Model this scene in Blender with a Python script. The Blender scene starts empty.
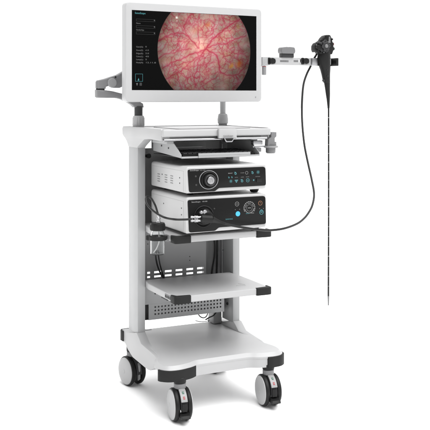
import bpy, bmesh, math, random
import numpy as np
from mathutils import Vector, Matrix
R = math.radians
PI = math.pi
sc = bpy.context.scene
col = sc.collection

# ------------------------------------------------------------------ camera
CAM = Vector((-1.525, -3.05, 1.2)); YAW = R(25.8); F = 900.0; PX = 215.0; HZ = 97.0
cd = bpy.data.cameras.new('camera'); cam = bpy.data.objects.new('camera', cd); col.objects.link(cam)
cam.location = CAM; cam.rotation_euler = (R(90), 0, -YAW)
cd.sensor_width = 36; cd.lens = 36 * F / 430; cd.shift_y = -(215 - HZ) / 430
cd.clip_start = 0.05; cd.clip_end = 400
sc.camera = cam

# ------------------------------------------------------------------ world: plain white behind, dimmed towards the front to add contrast
w = bpy.data.worlds.new('World'); sc.world = w; w.use_nodes = True
nt = w.node_tree; nt.nodes.clear()
tc = nt.nodes.new('ShaderNodeTexCoord')
dp = nt.nodes.new('ShaderNodeVectorMath'); dp.operation = 'DOT_PRODUCT'
dp.inputs[1].default_value = (math.sin(YAW), math.cos(YAW), 0)
mr = nt.nodes.new('ShaderNodeMapRange'); mr.inputs[1].default_value = -0.10; mr.inputs[2].default_value = 0.50
mr.inputs[3].default_value = 0.24; mr.inputs[4].default_value = 0.92
mr.interpolation_type = 'SMOOTHSTEP'
bg = nt.nodes.new('ShaderNodeBackground'); bg.inputs[0].default_value = (1, 1, 1, 1)
wo = nt.nodes.new('ShaderNodeOutputWorld')
nt.links.new(tc.outputs['Generated'], dp.inputs[0]); nt.links.new(dp.outputs['Value'], mr.inputs[0])
nt.links.new(mr.outputs[0], bg.inputs[1]); nt.links.new(bg.outputs[0], wo.inputs[0])

def area(name, loc, target, size, power, sizey=None):
    l = bpy.data.lights.new(name, 'AREA'); l.energy = power; l.size = size
    if sizey: l.shape = 'RECTANGLE'; l.size_y = sizey
    o = bpy.data.objects.new(name, l); col.objects.link(o); o.location = loc
    o.rotation_euler = (Vector(target) - Vector(loc)).to_track_quat('-Z', 'Y').to_euler()
    return o
sl = bpy.data.lights.new('overhead_light', 'SUN'); sl.energy = 3.1; sl.angle = R(60)      # added wide overhead sun, keeps the floor evenly white
so = bpy.data.objects.new('overhead_light', sl); col.objects.link(so); so.rotation_euler = (R(24), R(8), 0); so.location = (0, 0, 4)
area('left_fill_lamp', (-3.8, 1.0, 1.9), (0, 0.4, 0.8), 1.6, 9, 2.2)  # added fill lamp out of view, brightens the left faces
area('front_fill_lamp', (2.2, -4.0, 1.9), (0, 0.2, 0.9), 1.4, 5, 2.0)  # unseen lamp added to lift the forward faces

sc.view_settings.view_transform = 'Standard'; sc.view_settings.look = 'None'
sc.view_settings.exposure = 0.65; sc.view_settings.gamma = 1

# ------------------------------------------------------------------ measuring helpers (photo pixel -> point on a real plane)
FW = Vector((math.sin(YAW), math.cos(YAW), 0)); RT = Vector((math.cos(YAW), -math.sin(YAW), 0))
def ray(px, py): return FW + RT * ((px - PX) / F) - Vector((0, 0, 1)) * ((py - HZ) / F)
def atY(px, py, y): r = ray(px, py); return CAM + r * ((y - CAM.y) / r.y)
def atX(px, py, x): r = ray(px, py); return CAM + r * ((x - CAM.x) / r.x)

# ------------------------------------------------------------------ materials
KA = 0.67; KE = 0.69      # the studio shot is exposed bright: lower surface values under a raised exposure
def mat(name, color, rough=0.5, metal=0.0, bump=0.0, bscale=400, var=0.0, spec=None, coat=0.0, trans=0.0, emit=None, estr=1.0, ior=None):
    m = bpy.data.materials.new(name); m.use_nodes = True; n = m.node_tree; b = n.nodes['Principled BSDF']
    c = (color, color, color) if isinstance(color, (int, float)) else color
    b.inputs['Base Color'].default_value = (*c, 1); b.inputs['Roughness'].default_value = rough; b.inputs['Metallic'].default_value = metal
    if name != 'clear_bottle': b.inputs['Base Color'].default_value = (*[v * (KA if metal < 0.5 else 0.84) for v in c], 1)
    if spec is not None: b.inputs['Specular IOR Level'].default_value = spec
    if coat: b.inputs['Coat Weight'].default_value = coat; b.inputs['Coat Roughness'].default_value = 0.08
    if trans: b.inputs['Transmission Weight'].default_value = trans
    if ior: b.inputs['IOR'].default_value = ior
    if emit: b.inputs['Emission Color'].default_value = (*emit, 1); b.inputs['Emission Strength'].default_value = estr * KE
    t = n.nodes.new('ShaderNodeTexCoord')
    if bump:
        nz = n.nodes.new('ShaderNodeTexNoise'); nz.inputs['Scale'].default_value = bscale; nz.inputs['Detail'].default_value = 3
        bp = n.nodes.new('ShaderNodeBump'); bp.inputs['Strength'].default_value = bump; bp.inputs['Distance'].default_value = 0.0006
        n.links.new(t.outputs['Object'], nz.inputs['Vector']); n.links.new(nz.outputs['Fac'], bp.inputs['Height']); n.links.new(bp.outputs[0], b.inputs['Normal'])
    if var:
        nz = n.nodes.new('ShaderNodeTexNoise'); nz.inputs['Scale'].default_value = 9; nz.inputs['Detail'].default_value = 5
        mp = n.nodes.new('ShaderNodeMapRange'); mp.inputs[3].default_value = rough - var; mp.inputs[4].default_value = rough + var
        n.links.new(t.outputs['Object'], nz.inputs['Vector']); n.links.new(nz.outputs['Fac'], mp.inputs[0]); n.links.new(mp.outputs[0], b.inputs['Roughness'])
    return m
M = dict(
    paint=mat('white_powder_coat', (0.56, 0.56, 0.565), 0.42, bump=0.25, bscale=700, var=0.08),
    deck=mat('white_moulded_abs', (0.55, 0.55, 0.555), 0.40, bump=0.2, bscale=600, var=0.08),
    colm=mat('light_grey_extrusion', (0.50, 0.505, 0.51), 0.38, bump=0.15, bscale=700, var=0.06),
    panel=mat('grey_sheet_metal', (0.38, 0.38, 0.385), 0.5, bump=0.3, bscale=500, var=0.08),
    perf=mat('pale_grey_sheet', (0.44, 0.445, 0.45), 0.45, bump=0.2, bscale=600),
    case=mat('device_case_white', (0.64, 0.64, 0.64), 0.36, bump=0.25, bscale=900, var=0.06),
    bezel=mat('monitor_bezel', (0.59, 0.59, 0.595), 0.4, bump=0.15, bscale=800),
    black=mat('black_plastic', 0.012, 0.45, spec=0.22, bump=0.3, bscale=900),
    rubber=mat('black_rubber', 0.018, 0.6, spec=0.2, bump=0.3, bscale=600),
    gloss=mat('black_front_panel', 0.009, 0.38, spec=0.16), lcd=mat('dark_display_glass', 0.002, 0.6, spec=0.03),
    hole=mat('dark_opening', 0.01, 0.8),
    grey=mat('grey_plastic', (0.22, 0.22, 0.225), 0.42, bump=0.2, bscale=600),
    grey2=mat('mid_grey_plastic', (0.33, 0.33, 0.335), 0.4, bump=0.2, bscale=600),
    dgrey=mat('dark_grey_plastic', (0.040, 0.040, 0.042), 0.45, spec=0.3, bump=0.2, bscale=600),
    chrome=mat('polished_steel', (0.42, 0.42, 0.43), 0.22, metal=1),
    steel=mat('brushed_steel', (0.36, 0.36, 0.37), 0.36, metal=1),
    glass=mat('clear_bottle', (0.93, 0.94, 0.94), 0.03, trans=1.0, ior=1.25),
    tube=mat('clear_tube', (0.75, 0.75, 0.75), 0.2),
    cable=mat('black_cable', 0.012, 0.38, spec=0.3),
    disc=mat('caster_cover', (0.53, 0.53, 0.535), 0.38, bump=0.1, bscale=500),
    white_ink=mat('white_print', 0.40, 0.6), grey_ink=mat('grey_print', 0.22, 0.6),
    red_ink=mat('red_print', (0.42, 0.05, 0.06), 0.5), green_ink=mat('green_print', (0.02, 0.13, 0.08), 0.5),
    lab=mat('silver_label', (0.36, 0.36, 0.36), 0.4),
    cyan=mat('cyan_lit_icon', 0.02, 0.4, emit=(0.10, 0.46, 0.52), estr=0.6),
    blue=mat('blue_lit_button', (0.02, 0.1, 0.2), 0.4, emit=(0.05, 0.52, 0.85), estr=1.0),
    orange=mat('orange_lit_icon', 0.02, 0.4, emit=(0.60, 0.24, 0.09), estr=0.45),
    ui_cyan=mat('screen_cyan', 0.0, 0.5, emit=(0.06, 0.30, 0.33), estr=1), ui_grey=mat('screen_grey', 0.0, 0.5, emit=(0.13, 0.13, 0.13), estr=1),
    ui_dim=mat('screen_dim', 0.0, 0.5, emit=(0.014, 0.014, 0.014), estr=1),
    floor=mat('white_studio_sweep', 1.45, 0.95, spec=0.0),
)
# textured label colours are left plain: printed ink

# ------------------------------------------------------------------ mesh helpers
def finish(bm, smooth=35):
    bmesh.ops.recalc_face_normals(bm, faces=bm.faces)
    for e in bm.edges:
        e.smooth = not (len(e.link_faces) == 2 and e.calc_face_angle(0) > R(smooth))
    for f in bm.faces: f.smooth = True
def obj(name, bm, m, parent=None, smooth=35, fin=True):
    if fin: finish(bm, smooth)
    me = bpy.data.meshes.new(name); bm.to_mesh(me); bm.free()
    me.materials.append(M[m] if isinstance(m, str) else m)
    o = bpy.data.objects.new(name, me); col.objects.link(o)
    if parent is not None: o.parent = parent
    return o
def thing(name, label, cat, loc=(0, 0, 0), rz=0, group=None):
    o = bpy.data.objects.new(name, None); col.objects.link(o); o.empty_display_size = 0.05
    o.location = loc; o.rotation_euler = (0, 0, rz); o['label'] = label; o['category'] = cat
    if group: o['group'] = group
    return o
def bevel(bm, geom_edges, w, seg=2):
    if w > 0: bmesh.ops.bevel(bm, geom=list(geom_edges), offset=w, segments=seg, affect='EDGES', profile=0.5, clamp_overlap=True)
def merge(dst, src, mtx=None):
    if mtx is not None: bmesh.ops.transform(src, matrix=mtx, verts=src.verts)
    me = bpy.data.meshes.new('tmp'); src.to_mesh(me); src.free(); dst.from_mesh(me); bpy.data.meshes.remove(me)
def box(bm, x0, x1, y0, y1, z0, z1, bev=0.0, seg=2, mtx=None):
    b = bmesh.new(); bmesh.ops.create_cube(b, size=1)
    for v in b.verts:
        v.co = Vector(((x0 + x1) / 2 + v.co.x * (x1 - x0), (y0 + y1) / 2 + v.co.y * (y1 - y0), (z0 + z1) / 2 + v.co.z * (z1 - z0)))
    bevel(b, b.edges, bev, seg); merge(bm, b, mtx); return bm
def B(*a, **k): return box(bmesh.new(), *a, **k)
def prism(bm, pts, axis, a, c, bev=0.0, seg=2, mtx=None, only=None):
    """polygon pts extruded along axis from a to c. axis x: pts=(y,z); y: (x,z); z: (x,y)"""
    b = bmesh.new()
    def P(p, t):
        return {'x': (t, p[0], p[1]), 'y': (p[0], t, p[1]), 'z': (p[0], p[1], t)}[axis]
    va = [b.verts.new(P(p, a)) for p in pts]; vb = [b.verts.new(P(p, c)) for p in pts]
    fa = b.faces.new(va); fb = b.faces.new(vb[::-1]); n = len(pts)
    for i in range(n): b.faces.new((va[i], vb[i], vb[(i + 1) % n], va[(i + 1) % n]))
    bmesh.ops.recalc_face_normals(b, faces=b.faces)
    if bev:
        ed = set(fa.edges) | set(fb.edges)
        if only == 'b': ed = set(fb.edges)
        if only == 'a': ed = set(fa.edges)
        bevel(b, ed, bev, seg)
    merge(bm, b, mtx); return bm
def rounded(pts, r, n=5):
    """round the corners of a 2D polygon; r single or per vertex"""
    out = []; k = len(pts)
    for i, p in enumerate(pts):
        ri = r[i] if isinstance(r, (list, tuple)) else r
        p = Vector(p); a = Vector(pts[i - 1]) - p; c = Vector(pts[(i + 1) % k]) - p
        if ri <= 0: out.append(tuple(p)); continue
        ri = min(ri, a.length * 0.49, c.length * 0.49)
        A = p + a.normalized() * ri; Cc = p + c.normalized() * ri
        for j in range(n + 1):
            t = j / n; out.append(tuple(A * (1 - t) ** 2 + p * 2 * t * (1 - t) + Cc * t * t))
    return out
def rect(x0, x1, z0, z1, r, n=5): return rounded([(x0, z0), (x1, z0), (x1, z1), (x0, z1)], r, n)
def lathe(bm, prof, axis='z', c=(0, 0, 0), n=32, sx=1, mtx=None):
    b = bmesh.new(); rings = []
    for r, h in prof:
        if r < 1e-6: rings.append([b.verts.new((0, 0, h))]); continue
        rings.append([b.verts.new((r * math.cos(2 * PI * i / n) * sx, r * math.sin(2 * PI * i / n), h)) for i in range(n)])
    for a, d in zip(rings, rings[1:]):
        for i in range(n):
            j = (i + 1) % n
            if len(a) == 1 and len(d) == 1: continue
            if len(a) == 1: b.faces.new((a[0], d[i], d[j]))
            elif len(d) == 1: b.faces.new((a[i], a[j], d[0]))
            else: b.faces.new((a[i], a[j], d[j], d[i]))
    if len(rings[0]) > 1: b.faces.new(rings[0][::-1])
    if len(rings[-1]) > 1: b.faces.new(rings[-1])
    rot = {'z': Matrix(), 'y': Matrix.Rotation(R(90), 4, 'X'), 'x': Matrix.Rotation(R(90), 4, 'Y')}[axis]  # z->-y for 'y', z->+x for 'x'
    bmesh.ops.transform(b, matrix=Matrix.Translation(c) @ rot, verts=b.verts)
    merge(bm, b, mtx); return bm
def cyl(bm, c, r, h, axis='z', bev=0.0, n=32, r2=None):
    r2 = r if r2 is None else r2
    pr = [(0, 0), (r - bev, 0), (r, bev), (r2, h - bev), (r2 - bev, h), (0, h)] if bev else [(0, 0), (r, 0), (r2, h), (0, h)]
    return lathe(bm, pr, axis, c, n)
def ring2d(bm, cx, cz, y, ro, ri, t=0.0006, n=32, a0=0, a1=360, sx=1.0):
    """flat ring standing on the plane Y=y, facing -Y"""
    b = bmesh.new(); k = max(3, int(n * (a1 - a0) / 360)); L = []
    for i in range(k + 1):
        a = R(a0 + (a1 - a0) * i / k)
        L.append([b.verts.new((cx + rr * math.cos(a) * sx, yy, cz + rr * math.sin(a))) for rr, yy in ((ro, y), (ro, y - t), (ri, y - t), (ri, y))])
    for p, q in zip(L, L[1:]):
        for j in range(4): b.faces.new((p[j], p[(j + 1) % 4], q[(j + 1) % 4], q[j]))
    bmesh.ops.remove_doubles(b, verts=b.verts, dist=1e-6)
    merge(bm, b); return bm
def catmull(pts, sub=8):
    P = [Vector(p) for p in pts]; P = [P[0] * 2 - P[1]] + P + [P[-1] * 2 - P[-2]]; out = []
    for i in range(1, len(P) - 2):
        for s in range(sub):
            t = s / sub; a, b, c, d = P[i - 1:i + 3]
            out.append(0.5 * ((2 * b) + (c - a) * t + (2 * a - 5 * b + 4 * c - d) * t * t + (3 * b - a - 3 * c + d) * t ** 3))
    out.append(P[-2]); return out
def sweep(bm, path, rad, n=12, smooth=8):
    pts = catmull(path, smooth) if smooth else [Vector(p) for p in path]
    k = len(pts); b = bmesh.new(); rings = []; up = None
    for i, p in enumerate(pts):
        t = (pts[min(i + 1, k - 1)] - pts[max(i - 1, 0)]).normalized()
        if up is None: up = t.orthogonal().normalized()
        up = (up - t * up.dot(t)).normalized(); s = t.cross(up)
        r = rad(i / (k - 1)) if callable(rad) else rad
        rings.append([b.verts.new(p + (up * math.cos(2 * PI * j / n) + s * math.sin(2 * PI * j / n)) * r) for j in range(n)])
    for a, d in zip(rings, rings[1:]):
        for j in range(n): b.faces.new((a[j], a[(j + 1) % n], d[(j + 1) % n], d[j]))
    b.faces.new(rings[0][::-1]); b.faces.new(rings[-1]); merge(bm, b); return bm
def text(name, s, size, loc, m, parent, width=None, align='LEFT', bold=0.0, rot=None, depth=0.0002):
    c = bpy.data.curves.new(name, 'FONT'); c.body = s; c.size = size; c.align_x = align; c.align_y = 'CENTER'; c.extrude = depth; c.offset = bold
    c.resolution_u = 3
    t = bpy.data.objects.new('t', c); col.objects.link(t)
    dg = bpy.context.evaluated_depsgraph_get(); me = bpy.data.meshes.new_from_object(t.evaluated_get(dg)); me.name = name
    bpy.data.objects.remove(t)
    if width:
        xs = [v.co.x for v in me.vertices]; k = width / (max(xs) - min(xs))
        for v in me.vertices: v.co.x *= k
    me.materials.clear(); me.materials.append(M[m])
    o = bpy.data.objects.new(name, me); col.objects.link(o); o.parent = parent
    o.rotation_euler = rot if rot else (R(90), 0, 0); o.location = loc
    return o

# ------------------------------------------------------------------ the setting
bm = bmesh.new(); bmesh.ops.create_grid(bm, x_segments=1, y_segments=1, size=60)
fl = obj('floor', bm, 'floor'); fl['kind'] = 'structure'; fl.location.y = 20

# ------------------------------------------------------------------ THE CART
CT = thing('medical_cart', 'white wheeled hospital trolley with shelves carrying the monitor and two devices', 'medical cart')
XO, XI = 0.231, 0.198     # column outer / inner
for s in (-1, 1):
    bm = bmesh.new(); a, b = sorted((s * XO, s * XI))
    box(bm, a, b, 0.34, 0.445, 0.245, 1.0, 0.003)
    # shallow groove line down the outer side
    c = obj('side_column', bm, 'colm', CT)
    # upper bracket: column widening fore and aft into the worktop
    bm = bmesh.new()
    prof = [(0.345, 0.975), (0.441, 0.975), (0.441, 0.99)]
    prof = [(0.340, 0.9955), (0.337, 1.010)]
    prof = ([(0.445, 0.9955), (0.340, 0.9955)] +
            [(0.334, 1.001), (0.276, 1.0275), (0.262, 1.0325), (0.215, 1.036), (0.092, 1.034), (0.087, 1.039), (0.087, 1.074), (0.0915, 1.0785)] +
            [(0.508, 1.0785), (0.518, 1.070), (0.518, 1.050), (0.510, 1.040), (0.486, 1.030), (0.466, 1.018), (0.452, 1.006)])
    a, b = sorted((s * (XO + 0.0025), s * (XI - 0.001)))
    prism(bm, prof, 'x', a, b, 0.003, 2)
    for v in bm.verts:                                        # the wall thins out towards the front
        if v.co.y < 0.2 and abs(v.co.x) < 0.215: v.co.x = s * (0.2265 + (0.2 if abs(v.co.x) < 0 else 0))
    obj('upper_bracket', bm, 'paint', CT)
# worktop
bm = bmesh.new()
pts = rounded([(-0.2325, 0.072), (0.2325, 0.072), (0.2325, 0.0865), (0.197, 0.0867), (0.197, 0.505), (-0.197, 0.505), (-0.197, 0.0867), (-0.2325, 0.0865)], [0.012, 0.012, 0, 0, 0.01, 0.01, 0, 0], 5)
prism(bm, pts, 'z', 1.049, 1.0765, 0.005, 3)
wt = obj('worktop', bm, 'paint', CT)
bm = bmesh.new()                                               # raised rear rim and shallow tray lip
prism(bm, rect(-0.160, 0.160, 0.10, 0.36, 0.02), 'z', 1.0767, 1.0795, 0.001, 2)
obj('work_mat', bm, 'deck', wt)
bm = bmesh.new(); box(bm, -0.19, 0.19, 0.47, 0.497, 1.0767, 1.0785, 0.0008)
obj('rear_rim', bm, 'paint', wt)
# dark sub frame under the worktop and bright slide rail
bm = bmesh.new(); box(bm, -0.1965, 0.1965, 0.092, 0.28, 1.0385, 1.0485, 0.001); obj('sub_frame', bm, 'panel', CT)
bm = bmesh.new()
sweep(bm, [(-0.2255, 0.0795, 1.0375), (0.215, 0.0795, 1.0375)], 0.0058, 16, 0)
obj('slide_rail', bm, 'chrome', CT)
# centre latch with dark pull
bm = bmesh.new(); c0 = atY(218.6, 131, 0.06); c1 = atY(236.6, 138.2, 0.06)
prism(bm, rect(c0.x, c1.x, c1.z, 1.0785, 0.005), 'y', 0.0565, 0.0718, 0.003, 2)
la = obj('latch_block', bm, 'paint', CT)
p = atY(223.2, 136.0, 0.0565); text('latch_lettering', 'SonoScape', 0.0066, (p.x, 0.0562, p.z), 'grey_ink', la, width=0.042)
bm = bmesh.new(); cx = (c0.x + c1.x) / 2
prism(bm, rounded([(cx - 0.023, 1.0425), (cx + 0.023, 1.0425), (cx + 0.014, 1.026), (cx - 0.014, 1.026)], 0.004), 'y', 0.046, 0.066, 0.002)
pl = obj('pull_handle', bm, 'steel', la)
bm = bmesh.new()
prism(bm, rounded([(cx - 0.018, 1.041), (cx + 0.018, 1.041), (cx + 0.011, 1.030), (cx - 0.011, 1.030)], 0.003), 'y', 0.0445, 0.0457, 0)
obj('pull_recess', bm, 'black', pl)

# back panel with slots (built as strips and bars so the openings are real)
bm = bmesh.new(); YB = 0.428
xr = 0.112
def panel_rows(bm, x0, x1, z0, z1, y0, y1, holes):
    """sheet with rectangular holes: holes = list of rows (zlo, zhi, [(xlo,xhi)...]) sorted by z"""
    z = z0
    for zl, zh, hs in holes:
        if zl > z: box(bm, x0, x1, y0, y1, z, zl)
        x = x0
        for a, b in hs:
            box(bm, x, a, y0, y1, zl, zh); x = b
        box(bm, x, x1, y0, y1, zl, zh); z = zh
    box(bm, x0, x1, y0, y1, z, z1)
def slot(px0, px1, y): return (atY(px0, y, YB).x, atY(px1, y, YB).x)
xs = [slot(147.3, 150.1, 272)] + [slot(154.2 + 10.75 * i, 160.9 + 10.75 * i, 272) for i in range(5)]
za = atY(157.5, 273.0, YB).z; zb = atY(157.5, 271.1, YB).z; zc = atY(157.5, 277.2, YB).z; zd = atY(157.5, 275.4, YB).z
panel_rows(bm, -XI + 0.0005, xr, 0.385, 0.988, YB, YB + 0.002, [(zc, zd, xs), (za, zb, xs)])
box(bm, xr + 0.0002, xr + 0.0022, YB, 0.4645, 0.385, 1.045)
box(bm, xr + 0.0025, XI, 0.465, 0.467, 0.385, 1.045)
box(bm, XI, XI + 0.0015, 0.4455, 0.467, 0.385, 1.045)
box(bm, atY(151.5, 145, YB).x, xr, YB, YB + 0.002, 0.9882, 1.0485)
bp = obj('back_panel', bm, 'panel', CT, fin=True)
bm = bmesh.new()
for x, y in ((189.7, 256.5), (189.7, 260.3), (147.8, 244), (147.8, 240), (222.8, 250)):
    bm = bmesh.new(); p = atY(x, y, YB); cyl(bm, (p.x, YB - 0.0003, p.z), 0.0021, 0.0006, 'y', n=12); obj('screw_hole', bm, 'hole', bp)
bm = bmesh.new(); p = atX(148.6, 156, -XI + 0.004)
p = atY(148.9, 156, 0.38); lathe(bm, [(0, 0), (0.010, 0), (0.010, 0.004), (0.0085, 0.006), (0, 0.006)], 'y', (p.x, 0.384, p.z), 24, 1.0); box(bm, p.x - 0.0095, p.x + 0.0095, 0.379, 0.40, p.z - 0.006, p.z + 0.006, 0.002); obj('rubber_grommet', bm, 'rubber', bp)

a = atY(181, 158.2, 0.40); b = atY(232, 163.5, 0.40)
bm = bmesh.new(); box(bm, a.x, XI - 0.0005, 0.400, 0.403, b.z, a.z, 0.0005); cbz = obj('rear_crossbar', bm, 'colm', CT)
for px_ in (205.5, 226.5, 230.5):
    p = atY(px_, 160.2, 0.40); bm = bmesh.new(); box(bm, p.x - 0.005, p.x + 0.005, 0.3994, 0.3999, p.z - 0.004, p.z + 0.004); obj('screw_hole', bm, 'hole', cbz)
# perforated lower box
YP = 0.37
bm = bmesh.new(); rows = []
zt = [atY(155, y, YP).z for y in (314.2, 310.6, 307.1)]
x0h = atY(155.3, 310, YP).x; xh = [x0h + (atY(220.5, 305, YP).x - x0h) / 20 * i for i in range(21)]
for z in zt: rows.append((z - 0.0034, z + 0.0034, [(x - 0.0035, x + 0.0035) for x in xh]))
panel_rows(bm, -0.172, 0.172, 0.290, 0.354, YP, YP + 0.0015, rows)
box(bm, -XI + 0.0005, 0.172, YP, YP + 0.0015, 0.3542, 0.4305)
box(bm, -0.172, 0.172, YP + 0.0017, 0.452, 0.290, 0.2915)
box(bm, -0.172, 0.172, 0.4522, 0.4537, 0.290, 0.38)
box(bm, 0.1705, 0.172, YP + 0.0017, 0.452, 0.2917, 0.4305); box(bm, -0.172, -0.1705, YP + 0.0017, 0.452, 0.2917, 0.4305)
pf = obj('perforated_panel', bm, 'perf', CT)
bm = bmesh.new()
for x, y in ((155.2, 293.6), (158.5, 293.5)):
    bm = bmesh.new(); p = atY(x, y, YP); cyl(bm, (p.x, YP - 0.0003, p.z), 0.003, 0.0006, 'y', n=12); obj('screw_hole', bm, 'hole', pf)
bm = bmesh.new(); box(bm, -XI + 0.0005, -0.1725, 0.3725, 0.44, 0.291, 0.3535, 0.001); obj('inner_filler', bm, 'black', CT)  # black block put in the gap, its colour stands for deep shade
bm = bmesh.new(); box(bm, 0.158, XI - 0.0005, 0.4455, 0.50, 0.222, 0.36, 0.002)
obj('inner_filler', bm, 'panel', CT)
bm = bmesh.new(); p = atX(228, 303.5, XI); cyl(bm, (XI - 0.006, p.y, p.z), 0.006, 0.005, 'x', 0.001, 16); obj('screw_head', bm, 'dgrey', CT)

# shelves
def shelf(z0, z1, yb_=0.426, name='shelf'):
    bm = bmesh.new()
    pts = rounded([(-0.203, 0.034), (-0.160, 0.024), (0.160, 0.024), (0.203, 0.034), (0.203, 0.30), (0.1965, 0.335), (0.1965, yb_), (-0.1965, yb_), (-0.1965, 0.335), (-0.203, 0.30)],
                  [0.026, 0.02, 0.02, 0.026, 0.004, 0.004, 0, 0, 0.004, 0.004], 5)
    prism(bm, pts, 'z', z0, z1, 0.0035, 3)
    sh = obj(name, bm, 'paint', CT)
    for s in (-1, 1):
        bm = bmesh.new()
        q = [(s * 0.2068, 0.062), (s * 0.2068, 0.022), (s * 0.192, 0.0165), (s * 0.139, 0.0185), (s * 0.139, 0.034), (s * 0.19, 0.04), (s * 0.199, 0.062)]
        if s > 0: q = q[::-1]
        prism(bm, rounded(q, [0.003, 0.016, 0.01, 0.006, 0.003, 0.003, 0.002] if s < 0 else [0.002, 0.003, 0.003, 0.006, 0.01, 0.016, 0.003], 4), 'z', z0 - 0.0022, z1 + 0.0015, 0.0035, 3)
        obj('corner_bumper', bm, 'rubber', sh)
    return sh
s1 = shelf(0.656, 0.6805)
s2 = shelf(0.431, 0.4565, 0.366)
# hinge plate and small rod on the left edge of the lower shelf, push-in marks near its right corner
bm = bmesh.new(); a = atX(165.2, 295.2, -0.2035); b = atX(171.2, 298.2, -0.2035)
box(bm, -0.2055, -0.2028, b.y, a.y, 0.436, 0.4515, 0.0008); obj('edge_vent', bm, 'grey', s2)
bm = bmesh.new()
for k in range(4):
    y = b.y + (a.y - b.y) * (0.14 + 0.24 * k); box(bm, -0.2064, -0.2056, y - 0.004, y + 0.002, 0.439, 0.4485, 0)
obj('vent_slot', bm, 'hole', s2)
bm = bmesh.new(); sweep(bm, [(-0.196, 0.17, 0.4265), (-0.196, 0.115, 0.4265)], 0.003, 8, 0); obj('edge_rod', bm, 'dgrey', s2)
bm = bmesh.new()
for x0, y0, x1, y1 in ((0.118, 0.135, 0.135, 0.110), (0.092, 0.105, 0.128, 0.092)):
    d = Vector((x1 - x0, y1 - y0, 0)); n_ = d.cross(Vector((0, 0, 1))).normalized() * 0.0012
    b2 = [Vector((x0, y0, 0)) + n_, Vector((x1, y1, 0)) + n_, Vector((x1, y1, 0)) - n_, Vector((x0, y0, 0)) - n_]
    prism(bm, [(v.x, v.y) for v in b2], 'z', 0.4562, 0.4572)
obj('tie_slot', bm, 'colm', s2)

# base: deck with corner lobes, side skirts, feet
def sym(half): return half + [(-x, y) for x, y in half[::-1]]
half = [(0.112, 0.030), (0.140, 0.012), (0.195, -0.003), (0.238, 0.003), (0.262, 0.032), (0.266, 0.075), (0.248, 0.118), (0.235, 0.140), (0.234, 0.20), (0.234, 0.40),
        (0.234, 0.43), (0.234, 0.455), (0.234, 0.50), (0.200, 0.512), (0.17, 0.514)]
deck = sym(half)
rr = [0.02, 0.02, 0.03, 0.02, 0.015, 0.02, 0.03, 0.02, 0.01, 0.0, 0.0, 0.0, 0.0, 0.01, 0.01]
bm = bmesh.new()
prism(bm, rounded(deck, rr + rr[::-1], 5), 'z', 0.186, 0.206, 0.0)
me_ = bmesh.new(); merge(me_, bm); bm = me_
top = [f for f in bm.faces if abs(f.normal.z) > 0.9 and f.calc_center_median().z > 0.2][0]
bevel(bm, top.edges, 0.013, 1)
for yc in (0.05, 0.08, 0.11, 0.14, 0.17, 0.20, 0.23):
    bmesh.ops.bisect_plane(bm, geom=bm.verts[:] + bm.edges[:] + bm.faces[:], plane_co=(0, yc, 0), plane_no=(0, 1, 0), dist=1e-6)
for v in bm.verts:
    if v.co.z > 0.188: t_ = min(1, max(0, (v.co.y - 0.03) / 0.20)); v.co.z += 0.0125 * t_ * t_ * (3 - 2 * t_)
bs = obj('base', bm, 'deck', CT, smooth=22)
# lower apron below the deck lip, between the bumpers
bm = bmesh.new()
hp = [(0.112, 0.0306), (0.140, 0.0130), (0.1778, 0.0030), (0.196, 0.10), (0.196, 0.44), (0.17, 0.51)]
prism(bm, rounded(sym(hp), [0.02, 0.02, 0.002, 0.004, 0.01, 0.01] + [0.01, 0.01, 0.004, 0.002, 0.02, 0.02], 5), 'z', 0.1515, 0.1858, 0.0)
obj('apron', bm, 'deck', bs)
for s in (-1, 1):
    bm = bmesh.new()
    prof = [(0.51, 0.2285), (0.44, 0.2300), (0.345, 0.2525), (0.335, 0.2525), (0.290, 0.2225), (0.25, 0.2192), (0.155, 0.2135), (0.128, 0.2075), (0.118, 0.200),
            (0.118, 0.186), (0.135, 0.168), (0.195, 0.142), (0.215, 0.1385), (0.25, 0.1385), (0.385, 0.143), (0.44, 0.160), (0.475, 0.178), (0.51, 0.180), (0.515, 0.19), (0.515, 0.222)]
    a, b = sorted((s * 0.2365, s * 0.1985)); prism(bm, prof, 'x', a, b, 0.003, 2)
    for v in bm.verts:
        if v.co.y < 0.288 and v.co.z > 0.19 and abs(v.co.x) < 0.215: v.co.x = s * (abs(v.co.x) + 0.024 * min(1, (0.288 - v.co.y) / 0.13))
    obj('side_skirt', bm, 'deck', bs)
    # corner bumpers, front and rear
    bm = bmesh.new()
    out = [(0.116, 0.026), (0.141, 0.0085), (0.195, -0.007), (0.240, -0.001), (0.266, 0.024), (0.2685, 0.040), (0.255, 0.045), (0.248, 0.040), (0.19, 0.02), (0.118, 0.04)]
    if s > 0: out[0] = (0.178, -0.0035); out[1] = (0.185, -0.0055); out[-1] = (0.178, 0.03); out[5] = (0.2705, 0.075); out[6] = (0.26, 0.085)
    q = [(s * x, y) for x, y in out]; q = q if s > 0 else q[::-1]
    rq = [0.002, 0.02, 0.03, 0.02, 0.012, 0.006, 0.004, 0.01, 0.02, 0.002]; rq = rq if s > 0 else rq[::-1]
    prism(bm, rounded(q, rq, 5), 'z', 0.1505, 0.1915, 0.005, 3)
    obj('corner_bumper', bm, 'rubber', bs)
    bm = bmesh.new()
    out = [(0.2370, 0.486), (0.2410, 0.488), (0.2420, 0.515), (0.232, 0.528), (0.17, 0.530), (0.17, 0.523), (0.225, 0.521), (0.237, 0.514)]
    q = [(s * x, y) for x, y in out]; q = q if s > 0 else q[::-1]
    prism(bm, rounded(q, 0.002, 3), 'z', 0.183, 0.226, 0.002, 2)
    obj('corner_bumper', bm, 'rubber', bs)
bm = bmesh.new(); p = atY(147.2, 328.8, 0.36)
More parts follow.
